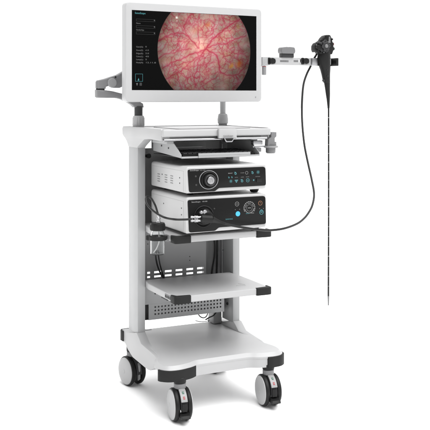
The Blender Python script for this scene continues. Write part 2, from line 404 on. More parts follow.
sweep(bm, [(-0.197, 0.37, 0.258), (-0.186, 0.362, 0.2535), (-0.166, 0.352, 0.256)], 0.0018, 8, 4); obj('cable_hook', bm, 'steel', CT)

# casters
def caster(loc, rz, brake=True):
    root = bmesh.new(); r = 0.0605; hw = 0.033
    # swivel housing between the wheels (arched hood)
    arch = [(-0.058 * math.cos(R(a)), 0.0605 + 0.0635 * math.sin(R(a))) for a in range(-5, 186, 8)]
    arch = [(0.052 * math.cos(R(a)) * 1.16, 0.0605 + 0.0635 * math.sin(R(a))) for a in range(-12, 193, 9)]
    prism(root, arch, 'x', -0.0125, 0.0135, 0.003, 2)
    hs = obj('caster', root, 'dgrey', CT); hs.location = loc; hs.rotation_euler = (0, 0, rz)
    bm = bmesh.new(); cyl(bm, (0.0, 0.030 - 0.03, 0.118), 0.0225, 0.022, 'z', 0.003); obj('swivel_neck', bm, 'grey', hs)
    bm = bmesh.new(); cyl(bm, (0, 0, 0.1395), 0.0235, 0.022, 'z', 0.002); obj('stem_collar', bm, 'black', hs)
    for s in (-1, 1):
        bm = bmesh.new()
        a0, a1 = (-hw, -0.0135) if s < 0 else (0.0145, hw)
        pr = [(0, 0), (r - 0.008, 0), (r - 0.003, 0.0016), (r, 0.006), (r, a1 - a0 - 0.006), (r - 0.003, a1 - a0 - 0.0016), (r - 0.008, a1 - a0), (0, a1 - a0)]
        lathe(bm, pr, 'x', (a0, 0, 0.0605), 48)
        wl = obj('wheel', bm, 'black', hs)
        bm = bmesh.new(); rd = r - 0.0055
        if s < 0: lathe(bm, [(0, -0.0075), (rd * 0.5, -0.0068), (rd * 0.85, -0.0045), (rd - 0.001, -0.0018), (rd, 0.0005), (0, 0.0005)], 'x', (a0, 0, 0.0605), 48)
        else: lathe(bm, [(0, -0.0005), (rd, -0.0005), (rd - 0.001, 0.0018), (rd * 0.85, 0.0045), (0, 0.0075)], 'x', (a1, 0, 0.0605), 48)
        wc = obj('wheel_cover', bm, 'disc', wl)
        bm = bmesh.new(); lathe(bm, [(0, 0), (0.0085, 0), (0.0075, 0.0008), (0, 0.0010)] if s > 0 else [(0, -0.0010), (0.0075, -0.0008), (0.0085, 0), (0, 0)], 'x', ((a0 - 0.0074) if s < 0 else (a1 + 0.0074), 0, 0.0605), 32)
        hc = obj('hub_cap', bm, 'disc', wl)
    # label plate and pedal on the front of the hood
    def arcp(a, rad): return (-rad * 1.0 * math.cos(R(a)), 0.0605 + rad * math.sin(R(a)))
    if brake:
        bm = bmesh.new(); angs = list(range(22, 74, 6))
        out = [(0.0655 * -math.cos(R(a)), 0.0605 + 0.0655 * math.sin(R(a))) for a in angs] + [(0.060 * -math.cos(R(a)), 0.0605 + 0.060 * math.sin(R(a))) for a in angs[::-1]]
        prism(bm, out, 'x', -0.0118, 0.0128, 0.0008, 1)
        lb = obj('label_plate', bm, 'lab', hs)
        for a, m in ((53, 'green_ink'), (35, 'red_ink')):
            bm = bmesh.new(); q = [(0.0662 * -math.cos(R(t)), 0.0605 + 0.0662 * math.sin(R(t))) for t in (a - 4.5, a, a + 4.5)]
            q2 = [(0.0652 * -math.cos(R(t)), 0.0605 + 0.0652 * math.sin(R(t))) for t in (a + 4.5, a, a - 4.5)]
            prism(bm, q + q2, 'x', -0.0030, 0.0040); obj('brake_mark', bm, m, lb)
            bm = bmesh.new(); q = [(0.0666 * -math.cos(R(t)), 0.0605 + 0.0666 * math.sin(R(t))) for t in (a - 1, a + 1)]
            q2 = [(0.0660 * -math.cos(R(t)), 0.0605 + 0.0660 * math.sin(R(t))) for t in (a + 1, a - 1)]
            prism(bm, q + q2, 'x', -0.0012, 0.0022); obj('brake_mark', bm, 'white_ink', lb)
        bm = bmesh.new()
        prism(bm, [(-0.050, 0.046), (-0.078, 0.040), (-0.083, 0.033), (-0.080, 0.028), (-0.060, 0.026), (-0.045, 0.030)], 'x', -0.017, 0.018, 0.002, 2)
        obj('brake_pedal', bm, 'black', hs)
        bm = bmesh.new()
        prism(bm, [(-0.057, 0.080), (-0.0635, 0.078), (-0.064, 0.050), (-0.057, 0.046)], 'x', -0.010, 0.011, 0.002, 2)
        obj('pedal_stop', bm, 'black', hs)
    else:
        bm = bmesh.new()
        prism(bm, [(-0.05, 0.10), (-0.060, 0.092), (-0.060, 0.035), (-0.05, 0.028)], 'x', -0.004, 0.005, 0.002, 2); obj('fork_web', bm, 'grey2', hs)
    return hs
c1 = caster((-0.187 + 0.0, 0.018, 0), R(-7)); c2 = caster((0.190, 0.020, 0), R(-6)); c3 = caster((-0.200, 0.487, 0), R(10), False); c4 = caster((0.190, 0.487, 0), R(24), False)

# keyboard drawer
KY = 0.05; KX = 0.166
bm = bmesh.new()
box(bm, -KX, KX, KY + 0.006, 0.33, 0.9705, 0.9725)
kd = obj('keyboard_drawer', bm, 'dgrey', CT)
for s in (-1, 1):
    bm = bmesh.new(); a, b = sorted((s * KX, s * (KX + 0.002)))
    prism(bm, [(KY, 0.9695), (0.33, 0.9840), (0.33, 1.026), (0.17, 1.036), (0.135, 1.032), (KY, 0.982)], 'x', a, b)
    sd = obj('side_plate', bm, 'perf', kd)
    for y, z in ((0.24, 1.008), (0.17, 1.002)):
        bm = bmesh.new(); cyl(bm, ((s * (KX + 0.0033)) - 0.001, y, z), 0.0035, 0.002, 'x', n=12); obj('rivet', bm, 'dgrey', sd)
bm = bmesh.new(); box(bm, -KX + 0.0005, KX - 0.0005, KY, KY + 0.002, 0.9685, 0.9755, 0)
a = atY(198.3, 156, KY).x; b = atY(250, 156, KY).x
prism(bm, rounded([(a, 0.9765), (b, 0.9765), (b, 0.986), (a, 0.986)], 0.002), 'y', KY - 0.004, KY + 0.002, 0.0008)
prism(bm, rounded([(a, 0.9685), (b, 0.9685), (b, 0.9763), (a, 0.9763)], 0.001), 'y', KY - 0.004, KY - 0.0002, 0.0008)
obj('front_lip', bm, 'colm', kd)
for s in (-1, 1):                                            # slide rails fixing the drawer under the worktop
    a, b = sorted((s * 0.1685, s * 0.1965)); obj('drawer_slide', B(a, b, 0.12, 0.27, 1.020, 1.034, 0.001), 'perf', CT)

KB = thing('keyboard', 'dark low keyboard lying inside the pull-out drawer under the worktop', 'keyboard', (0, 0.145, 0.973))
bm = bmesh.new()
prism(bm, [(-0.082, 0.0), (0.085, 0.0), (0.085, 0.017), (-0.082, 0.009)], 'x', -0.155, 0.155, 0.002, 2); obj('case', bm, 'black', KB)
bm = bmesh.new()
for r_ in range(5):
    for k in range(15):
        x = -0.147 + k * 0.0197; y = -0.070 + r_ * 0.029; z = 0.0092 + (y + 0.082) / 0.167 * 0.008
        box(bm, x, x + 0.0165, y, y + 0.024, z, z + 0.004, 0.001, 1)
obj('keys', bm, 'dgrey', KB)

# ------------------------------------------------------------------ side holder on the right
HX = 0.262
SH = thing('handpiece_holder', 'grey plastic holder clipped to the right end of the worktop', 'holder', (HX, 0.09, 1.0))
p0 = atY(264, 141, 0.09)
def hz(y): return atY(271, y, 0.09).z - 1.0
bm = bmesh.new(); box(bm, -0.030, 0.030, -0.006, 0.008, hz(143), hz(132.2), 0.003); 
bm.free(); bm = bmesh.new()
def hx(px): return atY(px, 140, 0.09).x - HX
prism(bm, rounded([(hx(268.2), hz(146)), (hx(273.5), hz(146)), (hx(273.2), hz(138)), (hx(275), hz(136.5)), (hx(275), hz(132)), (hx(269.6), hz(132)), (hx(269.6), hz(137)), (hx(266.6), hz(139)), (hx(266.2), hz(146))], 0.003), 'y', -0.014, 0.014, 0.002)
obj('bracket', bm, 'grey', SH)
bm = bmesh.new(); pr = [(0, 0), (0.028, 0), (0.030, 0.002), (0.030, 0.006), (0.027, 0.008), (0, 0.008)]
lathe(bm, pr, 'z', (hx(270.8), 0, hz(147.6)), 32); obj('flange', bm, 'grey2', SH)
bm = bmesh.new(); lathe(bm, [(0, 0), (0.016, 0), (0.0195, 0.004), (0.0205, hz(147.8) - hz(153.3))], 'z', (hx(270.6), 0, hz(153.3)), 32); obj('cup', bm, 'grey', SH)
bm = bmesh.new(); box(bm, hx(274.5), hx(276), -0.004, 0.004, hz(146), hz(141.8), 0.001); obj('clip', bm, 'grey2', SH)
bm = bmesh.new(); box(bm, hx(252.5), hx(269), -0.003, 0.003, hz(147), hz(145.4), 0.0005); box(bm, hx(253.2), hx(262.5), -0.002, 0.02, hz(144.4), hz(140.2), 0.002); obj('mounting_bar', bm, 'steel', SH)
bm = bmesh.new(); box(bm, hx(256), hx(261), -0.004, 0.016, hz(151.5), hz(147.3), 0.002); obj('clamp_screw', bm, 'grey', SH)

# ------------------------------------------------------------------ DEVICES
def device(name, label, z0, z1, step, kind):
    D = thing(name, label, 'medical device', (0, 0, z0 - 0.012))
    zb = z0 - 0.0; dz = -(z0 - 0.012)
    bm = bmesh.new()
    pr = rounded([(-0.170, zb), (0.170, zb + 0.004), (0.170, z1), (-0.170, z1)], [0.008, 0.012, 0.012, 0.014], 6)
    prism(bm, pr, 'y', 0.0, 0.348, 0.0045, 4)
    for v in bm.verts: v.co.z += dz
    body = obj('case', bm, 'case', D)
    # seam line of the lid, as a fine dark gap strip on the side
    bm = bmesh.new()
    box(bm, -0.1704, -0.1698, 0.02, 0.335, z1 - 0.0175 + dz, z1 - 0.0169 + dz); box(bm, -0.1704, -0.1698, 0.0225, 0.0231, z0 + 0.006 + dz, z1 - 0.018 + dz)
    obj('seam', bm, 'grey2', body)
    # black panel
    bm = bmesh.new(); xl, xr_ = -0.164, 0.1665; zt_ = z1 - 0.010
    pts = [(xl + 0.006, z0 + 0.004), (-0.052, z0 + 0.004), (-0.036, z0 + step), (xr_ + 0.001, z0 + step + 0.001), (xr_ - 0.002, zt_), (xl, zt_)]
    pts = rounded(pts, [0.009, 0.006, 0.006, 0.010, 0.012, 0.008], 5)
    prism(bm, pts, 'y', -0.0042, 0.002, 0.0012, 2)
    for v in bm.verts: v.co.z += dz
    pn = obj('front_panel', bm, 'gloss', body)
    # feet
    for x, y in ((-0.12, 0.075), (0.141, 0.045), (-0.12, 0.30), (atY(242.3, 193, 0.30).x, 0.30)):
        bm = bmesh.new(); lathe(bm, [(0, 0), (0.013, 0), (0.0165, 0.004), (0.0200, 0.0135), (0, 0.0135)] if x > 0 else [(0, 0), (0.012, 0), (0.016, 0.0125), (0, 0.0125)], 'z', (x, y, 0), 24); obj('foot', bm, 'black', D)
    return D, body, pn, dz
ZF = -0.0046
LS, lbody, lpan, dz1 = device('light_source', 'upper white box with round lamp socket and cyan touch icons on black front', 0.8415, 0.9405, 0.0155, 1)
IP, ibody, ipan, dz2 = device('image_processor', 'lower white box with plugged in scope connector and round dial keypad', 0.6925, 0.8275, 0.016, 2)
def fp(px, py, dz): p = atY(px, py, ZF); return p.x, p.z + dz
def icon(parent, px, py, dz, r, m, kind, name='touch_icon'):
    x, z = fp(px, py, dz); bm = bmesh.new(); y = ZF + 0.0004
    if kind == 'ring': ring2d(bm, x, z, y, r, r * 0.78)
    elif kind == 'disc': cyl(bm, (x, y, z), r, 0.0007, 'y', n=28)
    elif kind == 'sun':
        ring2d(bm, x, z, y, r * 0.45, r * 0.22)
        for k in range(8):
            a = k * PI / 4; box(bm, x + math.cos(a) * r * .78 - r * .11, x + math.cos(a) * r * .78 + r * .11, y - .0006, y, z + math.sin(a) * r * .78 - r * .11, z + math.sin(a) * r * .78 + r * .11)
    elif kind == 'ringbar': ring2d(bm, x, z, y, r, r * 0.80); box(bm, x - r * .5, x + r * .5, y - .0006, y, z - r * .12, z + r * .12)
    elif kind == 'ringpow': ring2d(bm, x, z, y, r, r * 0.80); box(bm, x - r * .1, x + r * .1, y - .0006, y, z - r * .1, z + r * .5)
    elif kind == 'bars':
        box(bm, x - r, x + r, y - .0006, y, z + r * .2, z + r * .6); box(bm, x - r * .7, x + r * .7, y - .0006, y, z - r * .3, z + r * .05); box(bm, x - r * .3, x + r * .3, y - .0006, y, z - r * .9, z - r * .4)
    elif kind == 'pump':
        ring2d(bm, x, z - r * .25, y, r * .7, r * .38); box(bm, x - r * .9, x + r * .2, y - .0006, y, z + r * .45, z + r * .75)
    elif kind == 'sq': box(bm, x - r, x + r, y - .0006, y, z - r, z + r)
    return obj(name, bm, m, parent)
# --- light source front
x, z = fp(208.7, 179.8, dz1)
bm = bmesh.new(); ring2d(bm, x, z, ZF + 0.0004, 0.0355, 0.0335, 0.0016, 64, sx=1.12); rg = obj('socket_ring', bm, 'steel', lpan)
bm = bmesh.new(); lathe(bm, [(0.031, 0), (0.031, 0.004), (0.029, 0.0055), (0.026, 0.003), (0.022, 0.001), (0.022, -0.0005)], 'y', (x, ZF + 0.0003, z), 48); obj('socket_rim', bm, 'black', lpan)
bm = bmesh.new(); lathe(bm, [(0.0235, 0), (0.0225, 0.010), (0.0195, 0.012), (0.0165, 0.0105), (0.0155, 0.004), (0, 0.004)], 'y', (x + 0.003, ZF + 0.0003, z - 0.002), 48); obj('socket_collar', bm, 'dgrey', lpan)
bm = bmesh.new(); lathe(bm, [(0.0148, 0.004), (0.0148, 0.013), (0.0135, 0.0145), (0.006, 0.0148), (0.005, 0.0135), (0, 0.0135)], 'y', (x + 0.0035, ZF + 0.0003, z - 0.002), 32); obj('lamp_socket', bm, 'steel', lpan)
for q in ((195.8, 176.3), (196.3, 185.0)): icon(lpan, *q, dz1, 0.0028, 'grey_ink', 'ring', 'indicator')
x, z = fp(189.8, 170.6, dz1); text('lettering', 'SonoScape', 0.0072, (x, ZF, z), 'white_ink', lpan, width=0.036)
x, z = fp(199.8, 170.5, dz1); text('lettering', 'HDL-500', 0.0050, (x, ZF, z), 'grey_ink', lpan, width=0.022)
x, z = fp(228.2, 173.4, dz1); text('lettering', 'BRIGHT', 0.0046, (x, ZF, z), 'white_ink', lpan, width=0.018)
x, z = fp(240.4, 173.0, dz1); text('lettering', 'STANDBY', 0.0042, (x, ZF, z), 'grey_ink', lpan, width=0.017)
x, z = fp(255.5, 176.7, dz1); text('lettering', 'POWER', 0.0044, (x, ZF, z), 'grey_ink', lpan, width=0.020)
for s_, q in (('AUTO', (234.8, 177.5)), ('AIR', (240.8, 177.2)), ('PUMP', (246.0, 177.0))):
    x, z = fp(*q, dz1); text('lettering', s_, 0.0042, (x, ZF, z), 'grey_ink', lpan, width=0.013)
icon(lpan, 235.6, 173.2, dz1, 0.0062, 'cyan', 'pump'); icon(lpan, 246.7, 172.8, dz1, 0.0062, 'grey_ink', 'ring')
icon(lpan, 252.6, 172.5, dz1, 0.0060, 'cyan', 'pump'); icon(lpan, 258.1, 172.1, dz1, 0.0078, 'cyan', 'sun')
icon(lpan, 229.0, 177.4, dz1, 0.0036, 'cyan', 'pump'); icon(lpan, 232.0, 177.2, dz1, 0.0036, 'cyan', 'pump')
icon(lpan, 230.9, 181.2, dz1, 0.0072, 'cyan', 'sun'); icon(lpan, 236.4, 180.9, dz1, 0.0070, 'cyan', 'bars')
icon(lpan, 242.1, 180.6, dz1, 0.0068, 'cyan', 'pump'); icon(lpan, 247.8, 180.3, dz1, 0.0072, 'cyan', 'ringbar')
icon(lpan, 253.7, 180.1, dz1, 0.0026, 'cyan', 'sq', 'indicator')
a = fp(256.4, 182.2, dz1); b = fp(261.4, 178.2, dz1)
bm = bmesh.new(); prism(bm, rect(a[0], b[0], a[1], b[1], 0.002), 'y', ZF - 0.0025, ZF + 0.001, 0.0008); obj('power_switch', bm, 'black', lpan)
# side vents and screws of the light source
for cx_, y0 in ((158.5, 174.0), (165.8, 175.0), (171.5, 175.9)):
    bm = bmesh.new()
    for k in range(4):
        p = atX(cx_, y0 + 2.35 * k, -0.171); box(bm, -0.1708, -0.1697, p.y - 0.012, p.y + 0.012, p.z + dz1 - 0.0016, p.z + dz1 + 0.0016, 0)
    obj('side_vent', bm, 'grey', lbody)
for (bx, dd, pts_) in ((lbody, dz1, ((179.5, 177.8), (179.5, 183.2), (162, 174.3))), (ibody, dz2, ((163.5, 203.4), (181.3, 208.2), (181.3, 214.8)))):
    for q in pts_:
        bm = bmesh.new(); p = atX(*q, -0.171); lathe(bm, [(0, 0), (0.0026, 0), (0.0022, 0.0012), (0, 0.0014)], 'x', (-0.1712, p.y, p.z + dd), 12); obj('side_screw', bm, 'dgrey', bx)
# --- image processor front
x0_, z0_ = fp(203.6, 216.4, dz2)
bm = bmesh.new(); lathe(bm, [(0.041, 0), (0.041, 0.003), (0.039, 0.0045), (0.036, 0.003), (0.033, 0.0008), (0, 0.0008)], 'y', (x0_, ZF + 0.0003, z0_), 64); obj('scope_socket', bm, 'black', ipan)
bm = bmesh.new(); ring2d(bm, x0_, z0_, ZF - 0.003, 0.0405, 0.0388, 0.0012, 48, 20, 160); obj('socket_ring', bm, 'dgrey', ipan)
x, z = fp(191.5, 202.2, dz2); text('lettering', 'SonoScape', 0.0072, (x, ZF, z), 'white_ink', ipan, width=0.036)
x, z = fp(202.3, 201.6, dz2); text('lettering', 'HD-500', 0.0058, (x, ZF, z), 'white_ink', ipan, width=0.020)
icon(ipan, 214.4, 208.6, dz2, 0.0022, 'grey_ink', 'ring', 'indicator')
icon(ipan, 237.0, 204.0, dz2, 0.0088, 'grey_ink', 'ringbar'); icon(ipan, 237.9, 213.8, dz2, 0.0095, 'blue', 'disc', 'lit_button')
x, z = fp(249.4, 207.9, dz2)
bm = bmesh.new()
for k in range(14): ring2d(bm, x, z, ZF + 0.0004, 0.0255, 0.0215, 0.0006, 60, -35 + k * 18, -35 + k * 18 + 13)
for k in range(3): ring2d(bm, x, z, ZF + 0.0004, 0.0185, 0.0165, 0.0006, 60, 10 + k * 60, 55 + k * 60)
ring2d(bm, x, z, ZF + 0.0004, 0.0130, 0.0118, 0.0006, 32)
obj('dial_keypad', bm, 'grey_ink', ipan)
bm = bmesh.new(); ring2d(bm, x, z, ZF + 0.0004, 0.0205, 0.0180, 0.0006, 60, 188, 352); box(bm, x - 0.0065, x + 0.0065, ZF - 0.0002, ZF + 0.0004, z - 0.0015, z + 0.0015); obj('dial_arc', bm, 'grey_ink', ipan)
x2, z2 = fp(246.3, 213.6, dz2)
text('lettering', 'ZOOM', 0.0048, (x2 - 0.002, ZF, z2), 'cyan', ipan, width=0.016); text('lettering', 'MODE', 0.0048, (x2 + 0.018, ZF, z2 + 0.0005), 'white_ink', ipan, width=0.015)
icon(ipan, 260.3, 203.1, dz2, 0.0090, 'orange', 'ringpow'); icon(ipan, 261.5, 212.2, dz2, 0.0090, 'cyan', 'ringbar')
icon(ipan, 261.5, 210.7, dz2, 0.0050, 'cyan', 'ringbar')
for q in ((259.6, 208.6), (263.4, 208.4), (235.3, 209.6), (239.6, 209.3)): icon(ipan, *q, dz2, 0.0013, 'grey_ink', 'sq', 'indicator')
x, z = fp(225.6, 219.4, dz2); text('lettering', 'SILVER IMAGE', 0.0060, (x, ZF, z), 'cyan', ipan, width=0.030)

# ------------------------------------------------------------------ MONITOR
MX, MY, MZ, MYAW = 0.0102, 0.30, 1.3851, R(3.3)
MO = thing('monitor', 'wide white bezelled medical monitor showing a round image of red veined tissue', 'monitor', (MX, MY, MZ - 0.0084), MYAW)
OW, OH, SW, SHH = 0.628, 0.394, 0.5735, 0.3134; zo = 0.0084
bm = bmesh.new(); prism(bm, rect(-OW / 2, OW / 2, -OH / 2, OH / 2, 0.018, 6), 'y', 0.0, 0.040, 0.003, 3)
hs = obj('housing', bm, 'bezel', MO)
bm = bmesh.new(); prism(bm, rect(-0.22, 0.22, -0.13, 0.13, 0.03, 6), 'y', 0.0402, 0.062, 0.006, 3); obj('rear_cover', bm, 'grey2', MO)
bm = bmesh.new(); box(bm, -SW / 2 - 0.0012, SW / 2 + 0.0012, -0.0006, 0.002, -SHH / 2 - 0.0012 + zo, SHH / 2 + 0.0012 + zo, 0.0003, 1)
gl = obj('screen', bm, 'lcd', MO)
def scr(px, py):
    """photo pixel -> (x, z) in the monitor's own plane"""
    n = Vector((-math.sin(MYAW), math.cos(MYAW), 0)); o = Vector((MX, MY, MZ)); r = ray(px, py)
    t = (o - CAM).dot(n) / r.dot(n); p = CAM + r * t - o
    return p.x * math.cos(MYAW) + p.y * math.sin(MYAW), p.z + 0.0
# tissue picture: a fine sheet of coloured cells, drawn by code
rng = np.random.RandomState(4)
NX, NZ = 560, 306
gx = np.linspace(-SW / 2, SW / 2, NX); gz = np.linspace(-SHH / 2, SHH / 2, NZ)
X, Z = np.meshgrid(gx, gz)
xl = scr(157.2, 50)[0]; xr2 = scr(250.4, 52)[0]; ccx = (xl + xr2) / 2; crad = (xr2 - xl) / 2; ccz = scr(204, 50.5)[1]
def noise(X, Z, f, seed):
    r = np.random.RandomState(seed); o = np.zeros_like(X)
    for k in range(7):
        a = r.uniform(0, 2 * PI); ff = f * r.uniform(0.6, 1.5); o += np.sin((X * math.cos(a) + Z * math.sin(a)) * ff + r.uniform(0, 6.28))
    return o / 7 * 1.6
Xw = X + 0.0065 * noise(X, Z, 110, 1) + 0.003 * noise(X, Z, 300, 2) + 0.0015 * noise(X, Z, 700, 22); Zw = Z + 0.0065 * noise(X, Z, 110, 3) + 0.003 * noise(X, Z, 300, 4) + 0.0015 * noise(X, Z, 700, 23)
def voro(X, Z, cell, seed):
    r = np.random.RandomState(seed); nx = int(0.7 / cell); nz = int(0.45 / cell)
    J = r.uniform(0, 1, (nz + 4, nx + 4, 2)); ix = np.floor((X + 0.35) / cell).astype(int); iz = np.floor((Z + 0.225) / cell).astype(int)
    f1 = np.full(X.shape, 9.0); f2 = np.full(X.shape, 9.0)
    for a in (-1, 0, 1):
        for b in (-1, 0, 1):
            jx = np.clip(ix + a, 0, nx + 3); jz = np.clip(iz + b, 0, nz + 3)
            d = np.hypot((X + 0.35) / cell - jx - J[jz, jx, 0], (Z + 0.225) / cell - jz - J[jz, jx, 1])
            f2 = np.where(d < f1, f1, np.minimum(f2, d)); f1 = np.minimum(f1, d)
    return f2 - f1
veins = [  # (width mm, strength, [photo pixels])
 (1.6, .9, [(157, 42), (163, 38), (169, 35), (180, 33), (186, 35), (190, 39), (195, 44), (198, 48)]),
 (1.4, .8, [(194, 12), (189, 17), (186, 22), (184, 26), (185, 31), (188, 36)]), (1.1, .7, [(172, 14), (177, 20), (181, 26), (183, 32)]),
 (1.3, .7, [(200, 13), (198, 20), (198, 28), (198, 36), (199, 42), (198, 47)]), (1.0, .6, [(181, 20), (186, 22)]),
 (1.9, 1., [(240, 19), (233, 23), (226, 28), (220, 33), (215, 37), (211, 41), (208, 46), (205, 50)]),
 (1.5, .9, [(246, 36), (238, 38), (231, 41), (225, 44), (218, 44), (212, 46), (207, 48)]), (1.0, .7, [(226, 28), (224, 22), (221, 15)]), (1.0, .7, [(215, 37), (213, 30), (215, 22), (213, 14)]),
 (1.6, .9, [(205, 49), (199, 52), (191, 54), (182, 59), (173, 62), (163, 68)]), (1.2, .8, [(158, 59), (165, 54), (173, 53), (182, 50), (191, 49)]),
 (2.0, 1., [(205, 49), (211, 52), (216, 55), (218, 60), (219, 66), (220, 72)]), (1.5, .9, [(205, 50), (201, 55), (198, 62), (197, 70), (194, 78), (196, 88)]),
 (1.5, .9, [(220, 72), (227, 75), (236, 75), (243, 69), (248, 60)]), (1.4, .8, [(165, 80), (173, 75), (181, 71), (187, 65), (193, 60), (199, 56)]),
 (1.2, .7, [(220, 72), (215, 78), (208, 82), (200, 88)]), (1.2, .8, [(236, 75), (238, 82), (233, 89)]), (1.1, .8, [(178, 72), (178, 80), (182, 89)]),
 (1.1, .7, [(211, 52), (210, 60), (206, 67), (207, 76)]), (1.0, .7, [(225, 44), (230, 50), (236, 54), (247, 53)]), (1.1, .7, [(218, 44), (222, 51), (224, 58), (231, 64)]),
 (1.0, .7, [(169, 35), (166, 44), (162, 50), (158, 52)]), (1.0, .6, [(164, 28), (170, 30), (176, 34)]), (1.0, .7, [(180, 33), (179, 41), (176, 48), (170, 53)]),
 (1.0, .7, [(233, 23), (238, 28), (243, 30)]), (1.0, .6, [(190, 39), (184, 42), (180, 47)]), (1.1, .7, [(173, 62), (168, 74), (170, 84)]), (1.0, .7, [(187, 65), (189, 73), (187, 82)]),
 (1.0, .6, [(244, 68), (240, 62), (238, 56), (240, 48)])]
tr = np.random.RandomState(9)
for k in range(60):   # finer random branches that wander over the tissue
    a = tr.uniform(0, 2 * PI); r0 = 46 * math.sqrt(tr.uniform(0.02, 1)); x = 204 + r0 * math.cos(a); y = 51 + r0 * math.sin(a); a = tr.uniform(0, 2 * PI); p_ = [(x, y)]
    for j in range(tr.randint(3, 6)):
        a += tr.uniform(-0.7, 0.7); x += 4.2 * math.cos(a); y += 4.2 * math.sin(a); p_.append((x, y))
    veins.append((tr.uniform(0.7, 1.2), tr.uniform(0.35, 0.75), p_))
V = np.zeros_like(X)
for wd, st, pp in veins:
    cs = [Vector((*scr(*q), 0)) for q in pp]; cs = catmull(cs, 4); wd *= 0.00112
    for a, b in zip(cs, cs[1:]):
        x0, x1 = min(a.x, b.x) - .012, max(a.x, b.x) + .012; z0, z1 = min(a.y, b.y) - .012, max(a.y, b.y) + .012
        i0, i1 = np.searchsorted(gx, [x0, x1]); j0, j1 = np.searchsorted(gz, [z0, z1])
        if i1 <= i0 or j1 <= j0: continue
        sx = X[j0:j1, i0:i1] + 0.0014 * np.sin(Z[j0:j1, i0:i1] * 260 + 1); sz = Z[j0:j1, i0:i1] + 0.0014 * np.sin(X[j0:j1, i0:i1] * 230)
        d = b - a; L = max(d.length_squared, 1e-10)
        t = np.clip(((sx - a.x) * d.x + (sz - a.y) * d.y) / L, 0, 1)
        dist = np.hypot(sx - a.x - t * d.x, sz - a.y - t * d.y)
        V[j0:j1, i0:i1] = np.maximum(V[j0:j1, i0:i1], st * (0.52 * np.exp(-(dist / wd / 1.2) ** 2) + 0.34 * np.exp(-(dist / (wd * 3.2)) ** 2)))
e1 = np.exp(-(voro(Xw, Zw, 0.024, 5) / 0.12) ** 2); e2 = np.exp(-(voro(Xw * 1.05, Zw, 0.013, 6) / 0.13) ** 2)
bx, bz = scr(200, 45); rc = np.hypot(X - bx, Z - bz)
base = np.stack([0.72 + 0 * X, 0.60 + 0 * X, 0.55 + 0 * X], -1)
n1 = noise(X, Z, 60, 7)[..., None]; n2 = noise(X, Z, 160, 8)[..., None]; n3 = noise(X, Z, 1500, 11)[..., None]
base = base + n1 * np.array([0.02, 0.0, -0.02]) + n2 * np.array([0.03, 0.035, 0.04]) + n3 * 0.012
warm = np.clip(noise(X, Z, 95, 15), 0, 1)[..., None]; base = base + warm * np.array([0.05, -0.01, -0.035])
cool = np.clip(noise(X, Z, 85, 17), 0, 1)[..., None]; base = base + cool * np.array([-0.07, -0.01, -0.01])
base = base + np.exp(-(rc / 0.026) ** 2)[..., None] * np.array([0.17, 0.15, 0.11]) + np.exp(-(rc / 0.12) ** 2)[..., None] * np.array([0.08, 0.01, 0.02])
red = np.array([0.71, 0.19, 0.29]); red2 = np.array([0.69, 0.33, 0.33])
fade = np.clip(0.55 + 0.5 * noise(X, Z, 45, 12), 0.15, 1)
def mixc(a, b, f): return a * (1 - f[..., None]) + b * f[..., None]
c_ = mixc(base, red2, e2 * 0.55 * fade); c_ = mixc(c_, red, e1 * 0.70 * np.clip(fade + 0.15, 0, 1)); c_ = mixc(c_, red, np.clip(V, 0, 0.92))
for q, rad, cc_ in (((239, 64), .014, (0.86, 0.36, 0.08)), ((231, 66), .010, (0.88, 0.55, 0.18)), ((208, 25), .010, (0.82, 0.48, 0.34)), ((238, 27), .010, (0.68, 0.56, 0.34))):
    a, b = scr(*q); d = np.hypot(X - a + 0.004 * noise(X, Z, 200, 13), Z - b + 0.004 * noise(X, Z, 200, 14)); c_ = mixc(c_, np.array(cc_), 0.8 * np.exp(-(d / rad) ** 2))
# endoscope optics: the picture itself falls off towards its rim
rad_ = np.hypot(X - ccx, Z - ccz) / crad
c_ = c_ * (1.06 - 0.44 * np.clip(rad_, 0, 1) ** 3)[..., None]; c_ = c_ + (noise(X, Z, 120, 31)[..., None] * np.array([0.05, 0.05, 0.06]))
lowr = np.clip((-(Z) * 1.6 + (X - ccx) * 0.9) / 0.25, 0, 1); c_ = c_ * (1 - 0.30 * lowr)[..., None]
for q, rad, am in (((176.6, 17.6), .0055, .75), ((176.9, 20.8), .003, .5)):
    a, b = scr(*q); d = np.hypot(X - a, Z - b); c_ = mixc(c_, np.array([0.93, 1.0, 0.93]), np.clip(am * 1.4 * np.exp(-(d / rad) ** 2), 0, 1))
mask = np.clip((1 - rad_) / 0.008, 0, 1)[..., None]
c_ = np.clip(c_, 0, 1) * mask + 0.003
lin = np.where(c_ <= 0.04045, c_ / 12.92, ((c_ + 0.055) / 1.055) ** 2.4)
vid = np.arange(NX * NZ).reshape(NZ, NX)
quads = np.stack([vid[:-1, :-1], vid[:-1, 1:], vid[1:, 1:], vid[1:, :-1]], -1).reshape(-1, 4)
me = bpy.data.meshes.new('tissue_image')
co = np.stack([X, np.full_like(X, -0.0011), Z + zo], -1).reshape(-1, 3)
me.vertices.add(len(co)); me.vertices.foreach_set('co', co.ravel().astype('f4'))
me.loops.add(quads.size); me.loops.foreach_set('vertex_index', quads.ravel().astype('i4'))
me.polygons.add(len(quads)); me.polygons.foreach_set('loop_start', np.arange(0, quads.size, 4, dtype='i4')); 
me.update(calc_edges=True)
at = me.color_attributes.new('picture', 'FLOAT_COLOR', 'POINT')
at.data.foreach_set('color', np.concatenate([lin.reshape(-1, 3), np.ones((NX * NZ, 1))], 1).ravel().astype('f4'))
mt = bpy.data.materials.new('screen_picture'); mt.use_nodes = True; n = mt.node_tree; b = n.nodes['Principled BSDF']
b.inputs['Base Color'].default_value = (0.002, 0.002, 0.002, 1); b.inputs['Roughness'].default_value = 0.6; b.inputs['Specular IOR Level'].default_value = 0.03
